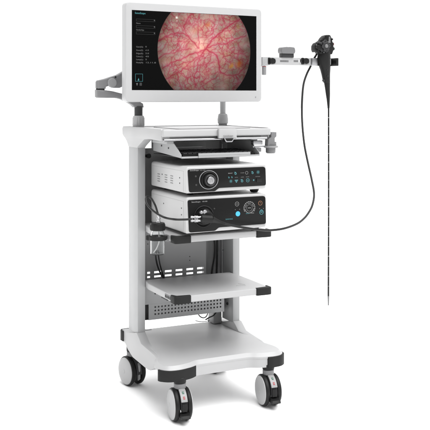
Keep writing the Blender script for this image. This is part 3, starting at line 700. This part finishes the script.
va = n.nodes.new('ShaderNodeVertexColor'); va.layer_name = 'picture'; n.links.new(va.outputs[0], b.inputs['Emission Color']); b.inputs['Emission Strength'].default_value = KE
me.materials.append(mt)
ti = bpy.data.objects.new('tissue_image', me); col.objects.link(ti); ti.parent = gl
# user interface writing
def ui(s, px0, px1, py, m, size): 
    x0, z = scr(px0, py); x1, _ = scr(px1, py); text('screen_text', s, size, (x0, -0.0014, z + zo), m, gl, width=x1 - x0)
ui('SonoScape', 134.7, 145.2, 13.0, 'ui_cyan', 0.0105)
ui('Name', 136.0, 140.2, 23.2, 'ui_grey', 0.0078); ui('Gender/Age', 136.0, 143.8, 29.8, 'ui_grey', 0.0078)
for i, (yy, s_, e_) in enumerate(((46.8, 'Gain(G):', '0'), (50.2, 'Zoom(Z): ', 'x1.0'), (53.4, 'Edge(E):', '2.0'), (56.5, 'Color(C):', '45'), (59.5, 'Lamp(L):', '5'), (62.6, 'Mode(M):', '12.11.8'))):
    ui(s_, 136.0, 143.0, yy, 'ui_grey', 0.0078); ui(e_, 145.2, 146.4 if len(e_) == 1 else (148.6 if len(e_) < 5 else 155), yy, 'ui_grey', 0.0078)
bm = bmesh.new(); bm2 = bmesh.new()
def frame(bm, px0, py0, px1, py1, t=0.0009):
    a = scr(px0, py0); b = scr(px1, py1); x0, x1, z1, z0 = a[0], b[0], a[1] + zo, b[1] + zo
    for q in ((x0, x1, z0, z0 + t), (x0, x1, z1 - t, z1), (x0, x0 + t, z0 + t, z1 - t), (x1 - t, x1, z0 + t, z1 - t)): box(bm, q[0], q[1], -0.0015, -0.0012, q[2], q[3])
for y in (18.8, 25.4, 31.6): frame(bm, 136, y, 155, y + 3.2)
obj('input_box', bm, 'ui_dim', gl)
for y in (20.5, 27.0, 33.3): x, z = scr(154.2, y); box(bm2, x - 0.0016, x + 0.0016, -0.0018, -0.0016, z + zo - 0.0022, z + zo + 0.0022)
obj('scroll_mark', bm2, 'ui_grey', gl)
bm = bmesh.new(); frame(bm, 135.2, 73.8, 142.6, 81.5); x, z = scr(138.3, 79)
prism(bm, [(x - 0.0035, z + zo - 0.006), (x + 0.0035, z + zo - 0.006), (x + 0.001, z + zo + 0.004)], 'y', -0.0015, -0.0012); obj('status_icon', bm, 'ui_cyan', gl)
bm = bmesh.new(); x, z = scr(136.9, 84.4); prism(bm, [(x - 0.004, z + zo + 0.005), (x, z + zo - 0.006), (x + 0.004, z + zo + 0.005)], 'y', -0.0015, -0.0012); obj('status_icon', bm, 'ui_grey', gl)
bm = bmesh.new(); x, z = scr(140.6, 84.2); prism(bm, rect(x - 0.005, x + 0.005, z + zo - 0.006, z + zo + 0.006, 0.002), 'y', -0.0015, -0.0012); obj('status_icon', bm, 'ui_dim', gl)
bm = bmesh.new(); x, z = scr(255.6, 97.2); cyl(bm, (x, -0.0002, z + zo), 0.0022, 0.0012, 'y', n=16); obj('power_button', bm, 'grey2', MO)

# ------------------------------------------------------------------ MONITOR ARM
AX, AY = -0.197, 0.42
AR = thing('articulated_support', 'grey jointed swing arm on the left post reaching behind the monitor', 'swing arm', (AX, AY, 1.0745))
Z0 = 1.0745
def za(py, y=AY): return atY(138, py, y).z - Z0
bm = bmesh.new(); hh = za(115.6) ; lathe(bm, [(0, 0), (0.0225, 0), (0.0240, 0.004), (0.0235, hh - 0.006), (0.0215, hh), (0, hh)], 'z', (0, 0, 0.0), 40)
for k in range(14):
    a = k * 2 * PI / 14; sweep(bm, [(0.0232 * math.cos(a), 0.0232 * math.sin(a), 0.008), (0.0228 * math.cos(a), 0.0228 * math.sin(a), hh - 0.008)], 0.0022, 8, 0)
obj('post_collar', bm, 'paint', AR)
bm = bmesh.new(); cyl(bm, (0, 0, hh - 0.001), 0.0172, za(106.5) - hh + 0.002, 'z', 0.001); obj('post', bm, 'dgrey', AR)
jx = atY(100.0, 90, 0.44).x - AX
bm = bmesh.new()      # lower link, curved
def lk(px, py, y=0.43): p = atY(px, py, y); return (p.x - AX, y - AY, p.z - Z0)
zl1 = za(107)
top = [(141.5, 103.5), (133, 98.5), (124, 94.4), (112, 91.4), (104, 90.2), (95.6, 89.8)]
bot = [(95.8, 97.2), (104, 97.9), (115, 98.0), (120, 99.2), (127, 102.6), (131, 105.0), (133.3, 107.4), (142.3, 107.4)]
prism(bm, [(lk(*q)[0], lk(*q)[2]) for q in top + bot], 'y', -0.012, 0.026, 0.006, 3); obj('lower_link', bm, 'grey', AR)
bm = bmesh.new(); p = lk(99.8, 89.6)
cyl(bm, (p[0] + 0.002, 0.010, lk(99.8, 97.8)[2]), 0.0195, lk(99.8, 89.9)[2] - lk(99.8, 97.8)[2], 'z', 0.003); cyl(bm, (p[0] + 0.002, 0.010, lk(99.8, 88.7)[2]), 0.0195, lk(99.8, 81)[2] - lk(99.8, 88.7)[2], 'z', 0.003)
obj('elbow_joint', bm, 'grey', AR)
bm = bmesh.new(); cyl(bm, (p[0] + 0.002, 0.010, lk(99.8, 90)[2]), 0.0178, 0.006, 'z', 0.0); obj('joint_gap', bm, 'hole', AR)
bm = bmesh.new()
up = [(97, 80.5), (104, 78.8), (110, 76.8), (116, 75.0), (123, 71.0), (131, 68.0), (131, 82), (124, 85.5), (118, 88.0), (112, 87.8), (108, 85.5), (104.5, 87.0), (104.5, 88.7), (97, 88.7)]
prism(bm, [(lk(*q)[0], lk(*q)[2]) for q in up], 'y', -0.010, 0.024, 0.005, 3); obj('upper_link', bm, 'grey', AR)
bm = bmesh.new(); q = lk(112.4, 82.8, 0.40); lathe(bm, [(0, 0), (0.0185, 0), (0.0185, 0.012), (0.0165, 0.0145), (0, 0.0145)], 'y', (q[0], -0.008, q[2]), 40); obj('pivot_knob', bm, 'grey2', AR)
bm = bmesh.new(); q = lk(115.5, 77.0, 0.41); cyl(bm, (q[0], -0.009, q[2]), 0.0035, 0.003, 'y', 0.0005, 16); obj('pivot_screw', bm, 'black', AR)
bm = bmesh.new(); sweep(bm, [(lk(128, 75)[0], 0.006, lk(128, 75)[2]), (0.08, -0.01, 0.28), (0.19, -0.03, 0.29)], 0.017, 16, 6); box(bm, 0.15, 0.25, -0.0565, -0.030, 0.24, 0.34, 0.004); obj('mount_plate', bm, 'grey', AR)

# ------------------------------------------------------------------ SCOPE HANGER
PXp, PYp = 0.190, 0.42
HG = thing('scope_hanger', 'light post with a long side bar that carries the endoscope', 'hanger', (PXp, PYp, 1.0745))
def hz_(px, py, y=0.42): p = atY(px, py, y); return (p.x - PXp, y - PYp, p.z - Z0)
hh = hz_(223, 113.5)[2]
bm = bmesh.new(); lathe(bm, [(0, 0.0), (0.018, 0.0), (0.0185, 0.010), (0.0225, 0.0135), (0.0235, 0.030), (0.020, hh - 0.004), (0.016, hh), (0, hh)], 'z', n=40); obj('post_collar', bm, 'paint', HG)
bm = bmesh.new(); cyl(bm, (0, 0, 0.0005), 0.0188, 0.009, 'z', 0.001); obj('collar_ring', bm, 'grey', HG)
bz1 = hz_(262, 61.8)[2]
bm = bmesh.new(); cyl(bm, (0, 0, hh - 0.002), 0.0125, bz1 - hh + 0.02, 'z', 0.001); obj('post', bm, 'colm', HG)
# bar with a through hole
ta = hz_(262, 57.2)[2]; tb = hz_(262, 64.6)[2]; h0, h1 = hz_(297.9, 61)[0], hz_(300.6, 61)[0]; e0, e1 = -0.012, hz_(317.2, 61)[0]
zm0, zm1 = hz_(299, 62.4)[2], hz_(299, 59.4)[2]
bm = bmesh.new()
box(bm, e0, h0, -0.008, 0.008, tb, ta, 0.0); box(bm, h1, e1, -0.008, 0.008, tb, ta, 0.0)
box(bm, h0, h1, -0.008, 0.008, tb, zm0); box(bm, h0, h1, -0.008, 0.008, zm1, ta)
bmesh.ops.remove_doubles(bm, verts=bm.verts, dist=1e-5)
br = obj('side_bar', bm, 'paint', HG)
bm = bmesh.new(); a = hz_(261, 57)[0]; b = hz_(269, 57)[0]
prism(bm, rounded([(a, tb - 0.008), (b, tb - 0.002), (b, ta + 0.001), (a, ta + 0.001)], 0.003), 'y', -0.0125, 0.0125, 0.002); obj('bar_clamp', bm, 'colm', HG)
bm = bmesh.new(); c = hz_(264.0, 66)[0]; cyl(bm, (c, 0, hz_(264, 75)[2]), 0.010, hz_(264, 66)[2] - hz_(264, 75)[2], 'z', 0.002); obj('clamp_pin', bm, 'grey2', HG)
bm = bmesh.new(); c = hz_(264.0, 66)[0]; cyl(bm, (c, 0, hz_(264, 66.8)[2]), 0.0106, 0.0022, 'z', 0); obj('pin_ring', bm, 'red_ink', HG)
for px in (271.5, 305.2):
    bm = bmesh.new(); q = hz_(px, 61, 0.40)
    lathe(bm, [(0, 0), (0.007, 0), (0.007, 0.006), (0.0130, 0.008), (0.0140, 0.013), (0.0130, 0.018), (0.006, 0.019), (0, 0.0185)], 'y', (q[0] + 0.004, -0.0075, q[2]), 20)
    prism(bm, rounded([(q[0] - 0.014, q[2] - 0.015), (q[0] - 0.004, q[2] - 0.015), (q[0] + 0.010, q[2] - 0.006), (q[0] + 0.022, q[2] - 0.012), (q[0] + 0.026, q[2]), (q[0] + 0.022, q[2] + 0.012), (q[0] + 0.010, q[2] + 0.006), (q[0] - 0.004, q[2] + 0.015), (q[0] - 0.014, q[2] + 0.015)], 0.004), 'y', -0.0150, -0.0081, 0.002)
    obj('clamp_knob', bm, 'black', HG)
for px0, px1, s_ in ((279.2, 287.6, 'BRACKET'), (292.8, 298.0, 'MAX')):
    bm = bmesh.new(); a, b = hz_(px0, 61), hz_(px1, 61)
    box(bm, a[0], b[0] - (0.004 if px0 > 290 else 0), -0.0086, -0.0079, a[2] - 0.0045, a[2] + 0.0035, 0); obj('printed_patch', bm, 'grey', br)
    text('lettering', s_, 0.008, (a[0] + 0.002, -0.0088, a[2] - 0.0005), 'grey_ink', br, width=(b[0] - a[0]) * 0.7)
# grey knob saddle above the bar
bm = bmesh.new(); a, b = hz_(279.4, 51, .42), hz_(293.6, 51, .42); cx_ = (a[0] + b[0]) / 2; zt_ = hz_(286, 46.9)[2]; zb_ = hz_(286, 53.8)[2]
prism(bm, rounded([(a[0] + .004, zb_), (b[0] - .004, zb_), (b[0], zb_ + .012), (b[0] - .004, zt_ - .002), (cx_ + .006, zt_), (cx_, zt_ - .0015), (cx_ - .006, zt_), (a[0] + .004, zt_ - .003), (a[0], zb_ + .012)], 0.006), 'y', -0.018, 0.018, 0.011, 5); obj('saddle_knob', bm, 'grey', HG)
bm = bmesh.new(); a, b = hz_(280.6, 55), hz_(292.4, 55); box(bm, a[0], b[0], -0.014, 0.014, ta + 0.0003, zb_ + 0.0005, 0.002); obj('saddle_base', bm, 'dgrey', HG)
# U shaped scope cradle at the end
bm = bmesh.new(); a = hz_(310, 61); b = hz_(316.8, 61)
box(bm, a[0], b[0], -0.018, 0.014, tb - 0.001, ta + 0.001, 0.003); cb = obj('end_block', bm, 'steel', HG)
bm = bmesh.new(); u0 = hz_(315.8, 61)[0]; u1 = hz_(334.2, 61)[0]; k = 0.012
U = [(u0, -0.020), (u0 + k, -0.020), (u0 + k, 0.012), (u1 - k, 0.012), (u1 - k, -0.035), (u1, -0.035), (u1, 0.016), (u1 - 0.010, 0.024), (u0 + 0.010, 0.024), (u0, 0.016)]
prism(bm, U, 'z', tb - 0.001, ta + 0.002, 0.002); obj('scope_cradle', bm, 'black', HG)
bm = bmesh.new(); box(bm, hz_(331.2, 61, .375)[0], hz_(332.0, 61, .375)[0], -0.0362, -0.0352, tb + 0.004, ta - 0.003, 0); obj('cradle_pad', bm, 'grey2', HG)

# ------------------------------------------------------------------ ENDOSCOPE
EY = 0.40
ex, _, _z = atY(328.5, 60, EY)
EN = thing('endoscope', 'black flexible endoscope hanging from the side bar with its cable plugged into the lower device', 'endoscope', (ex, EY, 0.25))
def en(px, py, y=EY): p = atY(px, py, y); return Vector((p.x - ex, y - EY, p.z - 0.25))
def loft(bm, secs, n=20, k=0.85):
    """secs: (pxl, pxr, py) silhouettes; depth = width*k"""
    b = bmesh.new(); rings = []
    for l, r, y in secs:
        a, c = en(l, y), en(r, y); m = (a + c) / 2; w_ = (c.x - a.x) / 2; d_ = w_ * k if w_ < .03 else .024
        rings.append([b.verts.new(m + Vector((math.cos(t) * w_, math.sin(t) * d_, 0))) for t in [2 * PI * j / n for j in range(n)]])
    for p, q in zip(rings, rings[1:]):
        for j in range(n): b.faces.new((p[j], p[(j + 1) % n], q[(j + 1) % n], q[j]))
    b.faces.new(rings[0][::-1]); b.faces.new(rings[-1]); merge(bm, b); return bm
bm = bmesh.new(); loft(bm, [(319.5, 329.6, 51), (318.2, 329.9, 54), (317.8, 330.0, 58), (318.2, 330.0, 62), (319.4, 329.9, 66), (320.8, 329.8, 70), (322.0, 329.6, 75), (322.8, 329.6, 79), (323.2, 329.7, 81.5), (324.2, 329.7, 83)])
gp = obj('grip', bm, 'black', EN)
bm = bmesh.new(); loft(bm, [(324.4, 329.7, 83), (325.2, 329.7, 88), (326.0, 329.8, 94), (326.9, 329.7, 100), (327.5, 329.5, 106), (327.7, 329.4, 108.5)]); obj('strain_relief', bm, 'rubber', EN)
bm = bmesh.new(); a = en(323.6, 80.5, EY - 0.01); cyl(bm, (a.x, -0.006, a.z), 0.006, 0.006, 'y', 0.001, 16)
for q in ((327.2, 70), (327.6, 76)): a = en(*q, EY - .02); cyl(bm, (a.x, -0.018, a.z), 0.0022, 0.005, 'y', 0.0005, 10)
obj('biopsy_port', bm, 'dgrey', EN)
# insertion tube, with pale graduation rings
r_t = 0.0040
bm = bmesh.new(); a = en(328.6, 107); e = en(328.4, 296); sweep(bm, [a, (a + e) / 2 + Vector((0.0008, 0, 0)), e], r_t, 12, 12); it = obj('insertion_tube', bm, 'cable', EN)
bm = bmesh.new(); a2 = en(328.4, 296); e2 = en(328.4, 305.3); sweep(bm, [a2, e2], lambda t: r_t * (1 - 0.25 * t), 12, 0); obj('distal_tip', bm, 'grey', it)
y = 118.0; k = 0
while y < 296:
    t = (y - 107) / (296 - 107); p = a.lerp(e, t); bump_ = 0.0008 * 4 * t * (1 - t)
    hgt = 0.0035 if k % 5 == 0 else 0.0018
    bm = bmesh.new(); cyl(bm, (p.x + bump_, 0, p.z), r_t + 0.0003, hgt, 'z', n=12); obj('graduation_mark', bm, 'lab', it); y += 8.9 if y < 200 else 9.9; k += 1
# control head
bm = bmesh.new()
hd = [(318.0, 54.5), (316.2, 51.5), (314.0, 52.5), (313.0, 50), (313.0, 46.0), (314.6, 43.2), (317.2, 42.2), (319.5, 40.6), (321.2, 37.8), (323.5, 35.6), (326.0, 35.0), (328.3, 35.3), (329.6, 38.0), (330.6, 42.0), (331.6, 46), (331.6, 50), (330.2, 54.5)]
prism(bm, rounded([(en(*q).x, en(*q).z) for q in hd], 0.004, 3), 'y', -0.018, 0.018, 0.006, 3); hdobj = obj('control_head', bm, 'black', EN)
bm = bmesh.new(); p = en(321.6, 46.5)
def gear(bm, c, r, n, y0, t):
    pts = []
    for i in range(n * 4):
        a = 2 * PI * i / (n * 4); rr_ = r * (1.0 if (i % 4) < 2 else 0.80); pts.append((c[0] + rr_ * math.cos(a), c[2] + rr_ * math.sin(a)))
    prism(bm, pts, 'y', y0 - t, y0, 0.0015, 1)
gear(bm, p, 0.030, 5, -0.0205, 0.008); gear(bm, (p.x + .001, 0, p.z), 0.023, 6, -0.031, 0.007); obj('angulation_wheel', bm, 'dgrey', hdobj)
bm = bmesh.new(); cyl(bm, (p.x, -0.0185, p.z), 0.008, 0.026, 'y', 0.002, 20); obj('wheel_hub', bm, 'grey', hdobj)
bm = bmesh.new(); p2 = en(315.8, 47.5); cyl(bm, (p2.x, -0.010, p2.z), 0.0125, 0.022, 'y', 0.003, 20); obj('lock_lever', bm, 'black', hdobj)
bm = bmesh.new(); p2 = en(327.0, 39.0); prism(bm, rounded([(p2.x - .006, p2.z - .018), (p2.x + .006, p2.z - .020), (p2.x + .005, p2.z + .010), (p2.x - .003, p2.z + .010)], .003), 'y', -0.0215, -0.016, 0.002, 2); obj('remote_switch', bm, 'grey', hdobj)
for (q, m, r_) in (((332.4, 44.2), 'red_ink', .0058), ((333.0, 48.8), 'green_ink', .0062)):
    p2 = en(*q); bm = bmesh.new(); lathe(bm, [(0, 0), (0.0085, 0), (0.0085, 0.006), (0, 0.006)], 'x', (p2.x - 0.008, -0.006, p2.z), 20); bt = obj('valve', bm, 'black', hdobj)
    bm = bmesh.new(); lathe(bm, [(0.0065, 0), (r_, 0.0035), (0.003, 0.0045), (0, 0.0045)], 'x', (p2.x - 0.0018, -0.006, p2.z), 20); obj('valve_cap', bm, m, bt)
for q in ((320.2, 43.0), (323.6, 52.5), (316.5, 45.0), (328.2, 42.2)):
    bm = bmesh.new(); p2 = en(*q, EY - .02); cyl(bm, (p2.x, -0.0195, p2.z), 0.0026, 0.004, 'y', 0.0006, 12); obj('screw', bm, 'steel', hdobj)
for q, rr_ in (((319.6, 40.6), .006), ((316.0, 43.0), .0055), ((314.0, 50.8), .006), ((324.0, 36.2), .0045), ((329.8, 39.5), .0045), ((318.6, 52.8), .0065)):
    p2 = en(*q); bm = bmesh.new(); cyl(bm, (p2.x, -0.004, p2.z), rr_, 0.0185, 'y', 0.0015, 14); obj('housing_boss', bm, 'black', hdobj)
bm = bmesh.new(); p2 = en(318.6, 45.0); q2 = en(313.6, 42.4); sweep(bm, [(p2.x, -0.030, p2.z), ((p2.x + q2.x) / 2, -0.033, (p2.z + q2.z) / 2 + .002), (q2.x, -0.026, q2.z - .004)], 0.0034, 10, 4); obj('brake_lever', bm, 'dgrey', hdobj)
# universal cable
cab = [en(316.5, 54.5, .40), en(313.5, 59.5, .428), en(310.5, 66.5, .436), en(306.8, 74, .432), en(303.6, 84, .42), en(302.2, 98, .40), en(301.9, 112, .38), en(302.6, 128, .35), en(304.6, 146, .31), en(308.0, 163, .27), en(311.8, 180, .22), en(314.1, 194, .17),
       en(312.4, 205, .13), en(308.6, 212.7, .09), en(303.5, 219, .055), en(296.5, 224, .02), en(284.4, 228.4, -.02), en(271, 230.2, -.04), en(258, 229.6, -.05), en(246, 228.0, -.055), en(235, 226.0, -.056), en(226, 223.9, -.056), en(219, 221.5, -.054)]
bm = bmesh.new(); sweep(bm, cab, 0.0046, 14, 8); obj('universal_cable', bm, 'cable', EN)
# connector plugged into the processor
pc = en(205.5, 217.5, -0.02)
bm = bmesh.new(); cc0 = en(203.6, 216.4, ZF)
lathe(bm, [(0, 0.0), (0.0275, 0.0), (0.0275, 0.016), (0.024, 0.019), (0.0235, 0.030), (0.019, 0.034), (0, 0.034)], 'y', (cc0.x + 0.002, cc0.y - 0.0012, cc0.z), 40); cn = obj('scope_connector', bm, 'black', EN)
bm = bmesh.new(); cA = en(201.0, 218.6, -0.052); cB = en(211.5, 219.2, -0.054); cC = en(217, 220.9, -0.054); cD = en(224.5, 223.3, -0.056)
sweep(bm, [cA, (cA + cB) / 2, cB], 0.0148, 24, 4); obj('connector_body', bm, 'black', cn)
bm = bmesh.new(); sweep(bm, [cB, cC, cD], lambda t: 0.0142 - 0.0092 * min(1, t * 1.25), 20, 6); obj('connector_boot', bm, 'black', cn)
bm = bmesh.new(); sweep(bm, [en(211.9, 215, -.052), en(214.6, 222.5, -.056)], .002, 8, 0); bm.free()
bm = bmesh.new(); p = en(201.8, 212.6, -0.045); cyl(bm, (p.x, p.y + 0.012, p.z), 0.0065, 0.012, 'y', 0.0015, 20); p = en(205.8, 212.4, -0.045); cyl(bm, (p.x, p.y + .012, p.z), 0.0085, 0.006, 'y', 0.001, 20); obj('connector_pin', bm, 'steel', cn)
for y0, y1 in ((217.2, 217.2), (220.6, 220.8)):
    bm = bmesh.new(); a = en(200.8, y0, -0.052); b = en(191.2, y1, -0.050); d = b - a
    sweep(bm, [a, a + d * .35], 0.0042, 16, 0); sweep(bm, [a + d * .33, a + d * .62], 0.0062, 16, 0); sweep(bm, [a + d * .60, a + d * .85], 0.0038, 16, 0); sweep(bm, [a + d * .83, b], 0.0052, 16, 0)
    obj('nozzle', bm, 'chrome', cn)

# ------------------------------------------------------------------ WATER BOTTLE
BX = -0.243; bc = atX(157.6, 240, BX); BY = bc.y; 
def bz_(py): 
    d = (Vector((BX, BY, 0)) - CAM).dot(FW); return CAM.z - (py - HZ) / F * d
zb0 = bz_(254.3)
WB = thing('water_bottle', 'clear water bottle with black lid and looping black tube beside the shelf', 'bottle', (BX, BY, zb0))
def bh(py): return bz_(py) - zb0
bm = bmesh.new(); r_ = 0.0268
out = [(0, 0.0), (r_ - .004, 0.0), (r_, 0.003), (r_, bh(236.5)), (r_ - .001, bh(234)), (r_ * .78, bh(231)), (r_ * .76, bh(229.5))]
inn = [(r_ * .76 - .0015, bh(229.5)), (r_ * .78 - .0015, bh(231.2)), (r_ - .0025, bh(234.2)), (r_ - .0016, bh(236.6)), (r_ - .0016, 0.004), (r_ - .005, 0.002), (0, 0.002)]
lathe(bm, out + inn, 'z', n=48); obj('bottle_body', bm, 'glass', WB, smooth=50)
bm = bmesh.new(); lathe(bm, [(0, bh(230.2)), (0.0275, bh(230.2)), (0.0285, bh(229.4)), (0.0285, bh(224.4)), (0.026, bh(222.8)), (0, bh(222.8))], 'z', n=48)
for k in range(28):
    a = k * 2 * PI / 28; sweep(bm, [(0.0283 * math.cos(a), 0.0283 * math.sin(a), bh(229.3)), (0.0283 * math.cos(a), 0.0283 * math.sin(a), bh(224.6))], 0.0009, 6, 0)
obj('lid', bm, 'black', WB)
bm = bmesh.new(); lathe(bm, [(0, 0), (0.009, 0), (0.009, 0.005), (0.0062, 0.007), (0.0062, 0.014), (0.0075, 0.0155), (0.0075, 0.0185), (0.005, 0.021), (0.005, 0.030), (0, 0.030)], 'z', (0.004, 0, bh(222.8)), 24); obj('stem', bm, 'chrome', WB)
bm = bmesh.new(); sweep(bm, [(0.004, 0, bh(231)), (0.006, 0.0, 0.05), (-0.004, 0.002, 0.022), (-0.016, 0.004, 0.006)], 0.0022, 10, 6); obj('dip_tube', bm, 'tube', WB)
def wb(px, py, y): p = atY(px, py, y); return p - Vector((BX, BY, zb0))
tb_ = [(0.004, 0, bh(222.8) + 0.026), wb(157.3, 212, BY), wb(155.2, 205.5, BY), wb(151.8, 199.2, BY + .01), wb(148.2, 196.4, BY + .012), wb(145.9, 198.2, BY), wb(146.6, 203, BY - .015), wb(150.6, 208.6, BY - .04), wb(157.4, 213.8, BY - .08), wb(165.6, 217.8, .0), wb(175, 219.4, -.045), wb(184, 219.5, -.052), wb(191.6, 219.1, -.050)]
bm = bmesh.new(); sweep(bm, tb_, 0.0040, 12, 8); obj('air_tube', bm, 'cable', WB)
# holder
BH = thing('bottle_holder', 'black ring holder gripping the water bottle at the left edge of the shelf', 'holder', (BX, BY, bz_(238)))
bm = bmesh.new(); lathe(bm, [(0.0278, -0.007), (0.0335, -0.007), (0.035, -0.005), (0.035, 0.006), (0.033, 0.008), (0.0278, 0.008)], 'z', n=48)
bmesh.ops.delete(bm, geom=[f for f in bm.faces if len(f.verts) > 4], context='FACES')
bmesh.ops.bridge_loops(bm, edges=[e for e in bm.edges if e.is_boundary])
obj('ring', bm, 'rubber', BH)
bm = bmesh.new(); sweep(bm, [(0.030, 0.004, 0), (0.0405, 0.006, -0.001)], 0.006, 12, 0); box(bm, 0.0365, 0.0405, -0.012, 0.022, -0.016, 0.010, 0.001); obj('clamp', bm, 'grey', BH)
bm = bmesh.new(); cyl(bm, (-0.030, 0.018, -0.009), 0.011, 0.018, 'z', 0.003, 20); obj('adjusting_screw', bm, 'black', BH)

# ------------------------------------------------------------------ loose cables inside the cart
def cabl(label, paths, r, group=None):
    bm = bmesh.new()
    for pp in paths: sweep(bm, [atY(*q) for q in pp], r, 10, 8)
    o = obj('power_cable', bm, 'cable'); o['label'] = label; o['category'] = 'cable'
    if group: o['group'] = group
    return o
cabl('outer black cable dropping behind the bottle inside the left column', [[(155.6, 250, .39), (156.0, 258, .39), (157.6, 266, .395), (160.4, 273, .40), (163.8, 278.5, .40), (165.5, 283, .415)]], 0.0035, 'cables at the cart back')
cabl('inner black cable dropping behind the bottle, nearer the slots', [[(158.2, 250, .40), (158.8, 258, .40), (160.4, 266, .40), (162.4, 273, .405), (164.4, 278.5, .41), (165.9, 283, .42)]], 0.0030, 'cables at the cart back')
cabl('straight black cable against the right end of the back panel', [[(217.2, 238, .44), (217.2, 250, .44), (216.9, 262, .44), (216.6, 273, .43), (216.6, 280, .43)]], 0.0045, 'cables at the cart back')
cabl('bowed black cable crossing in front of the right back recess', [[(214.2, 238, .43), (214.9, 248, .43), (214.3, 257, .43), (212.9, 265, .42), (211.8, 272, .42), (211.6, 278, .42)]], 0.0038, 'cables at the cart back')
cabl('thin drooping cable loop under the perforated panel', [[(197.0, 311, .40), (199.6, 316, .39), (203.4, 317.8, .385), (206.6, 316.0, .39), (208.2, 311, .40)]], 0.0022, 'loops under the panel')
cabl('second drooping cable loop reaching right under the perforated panel', [[(205.5, 319.8, .38), (209.0, 317.6, .38), (213.2, 315.6, .385), (216.8, 311.5, .40)]], 0.0028, 'loops under the panel')
cabl('pale thin cable tail lying on the base deck under the loops', [[(195.5, 320.6, .42), (200, 321.6, .40), (206, 321.4, .40), (210, 319.9, .40)]], 0.0015, 'loops under the panel').data.materials[0] = M['grey']
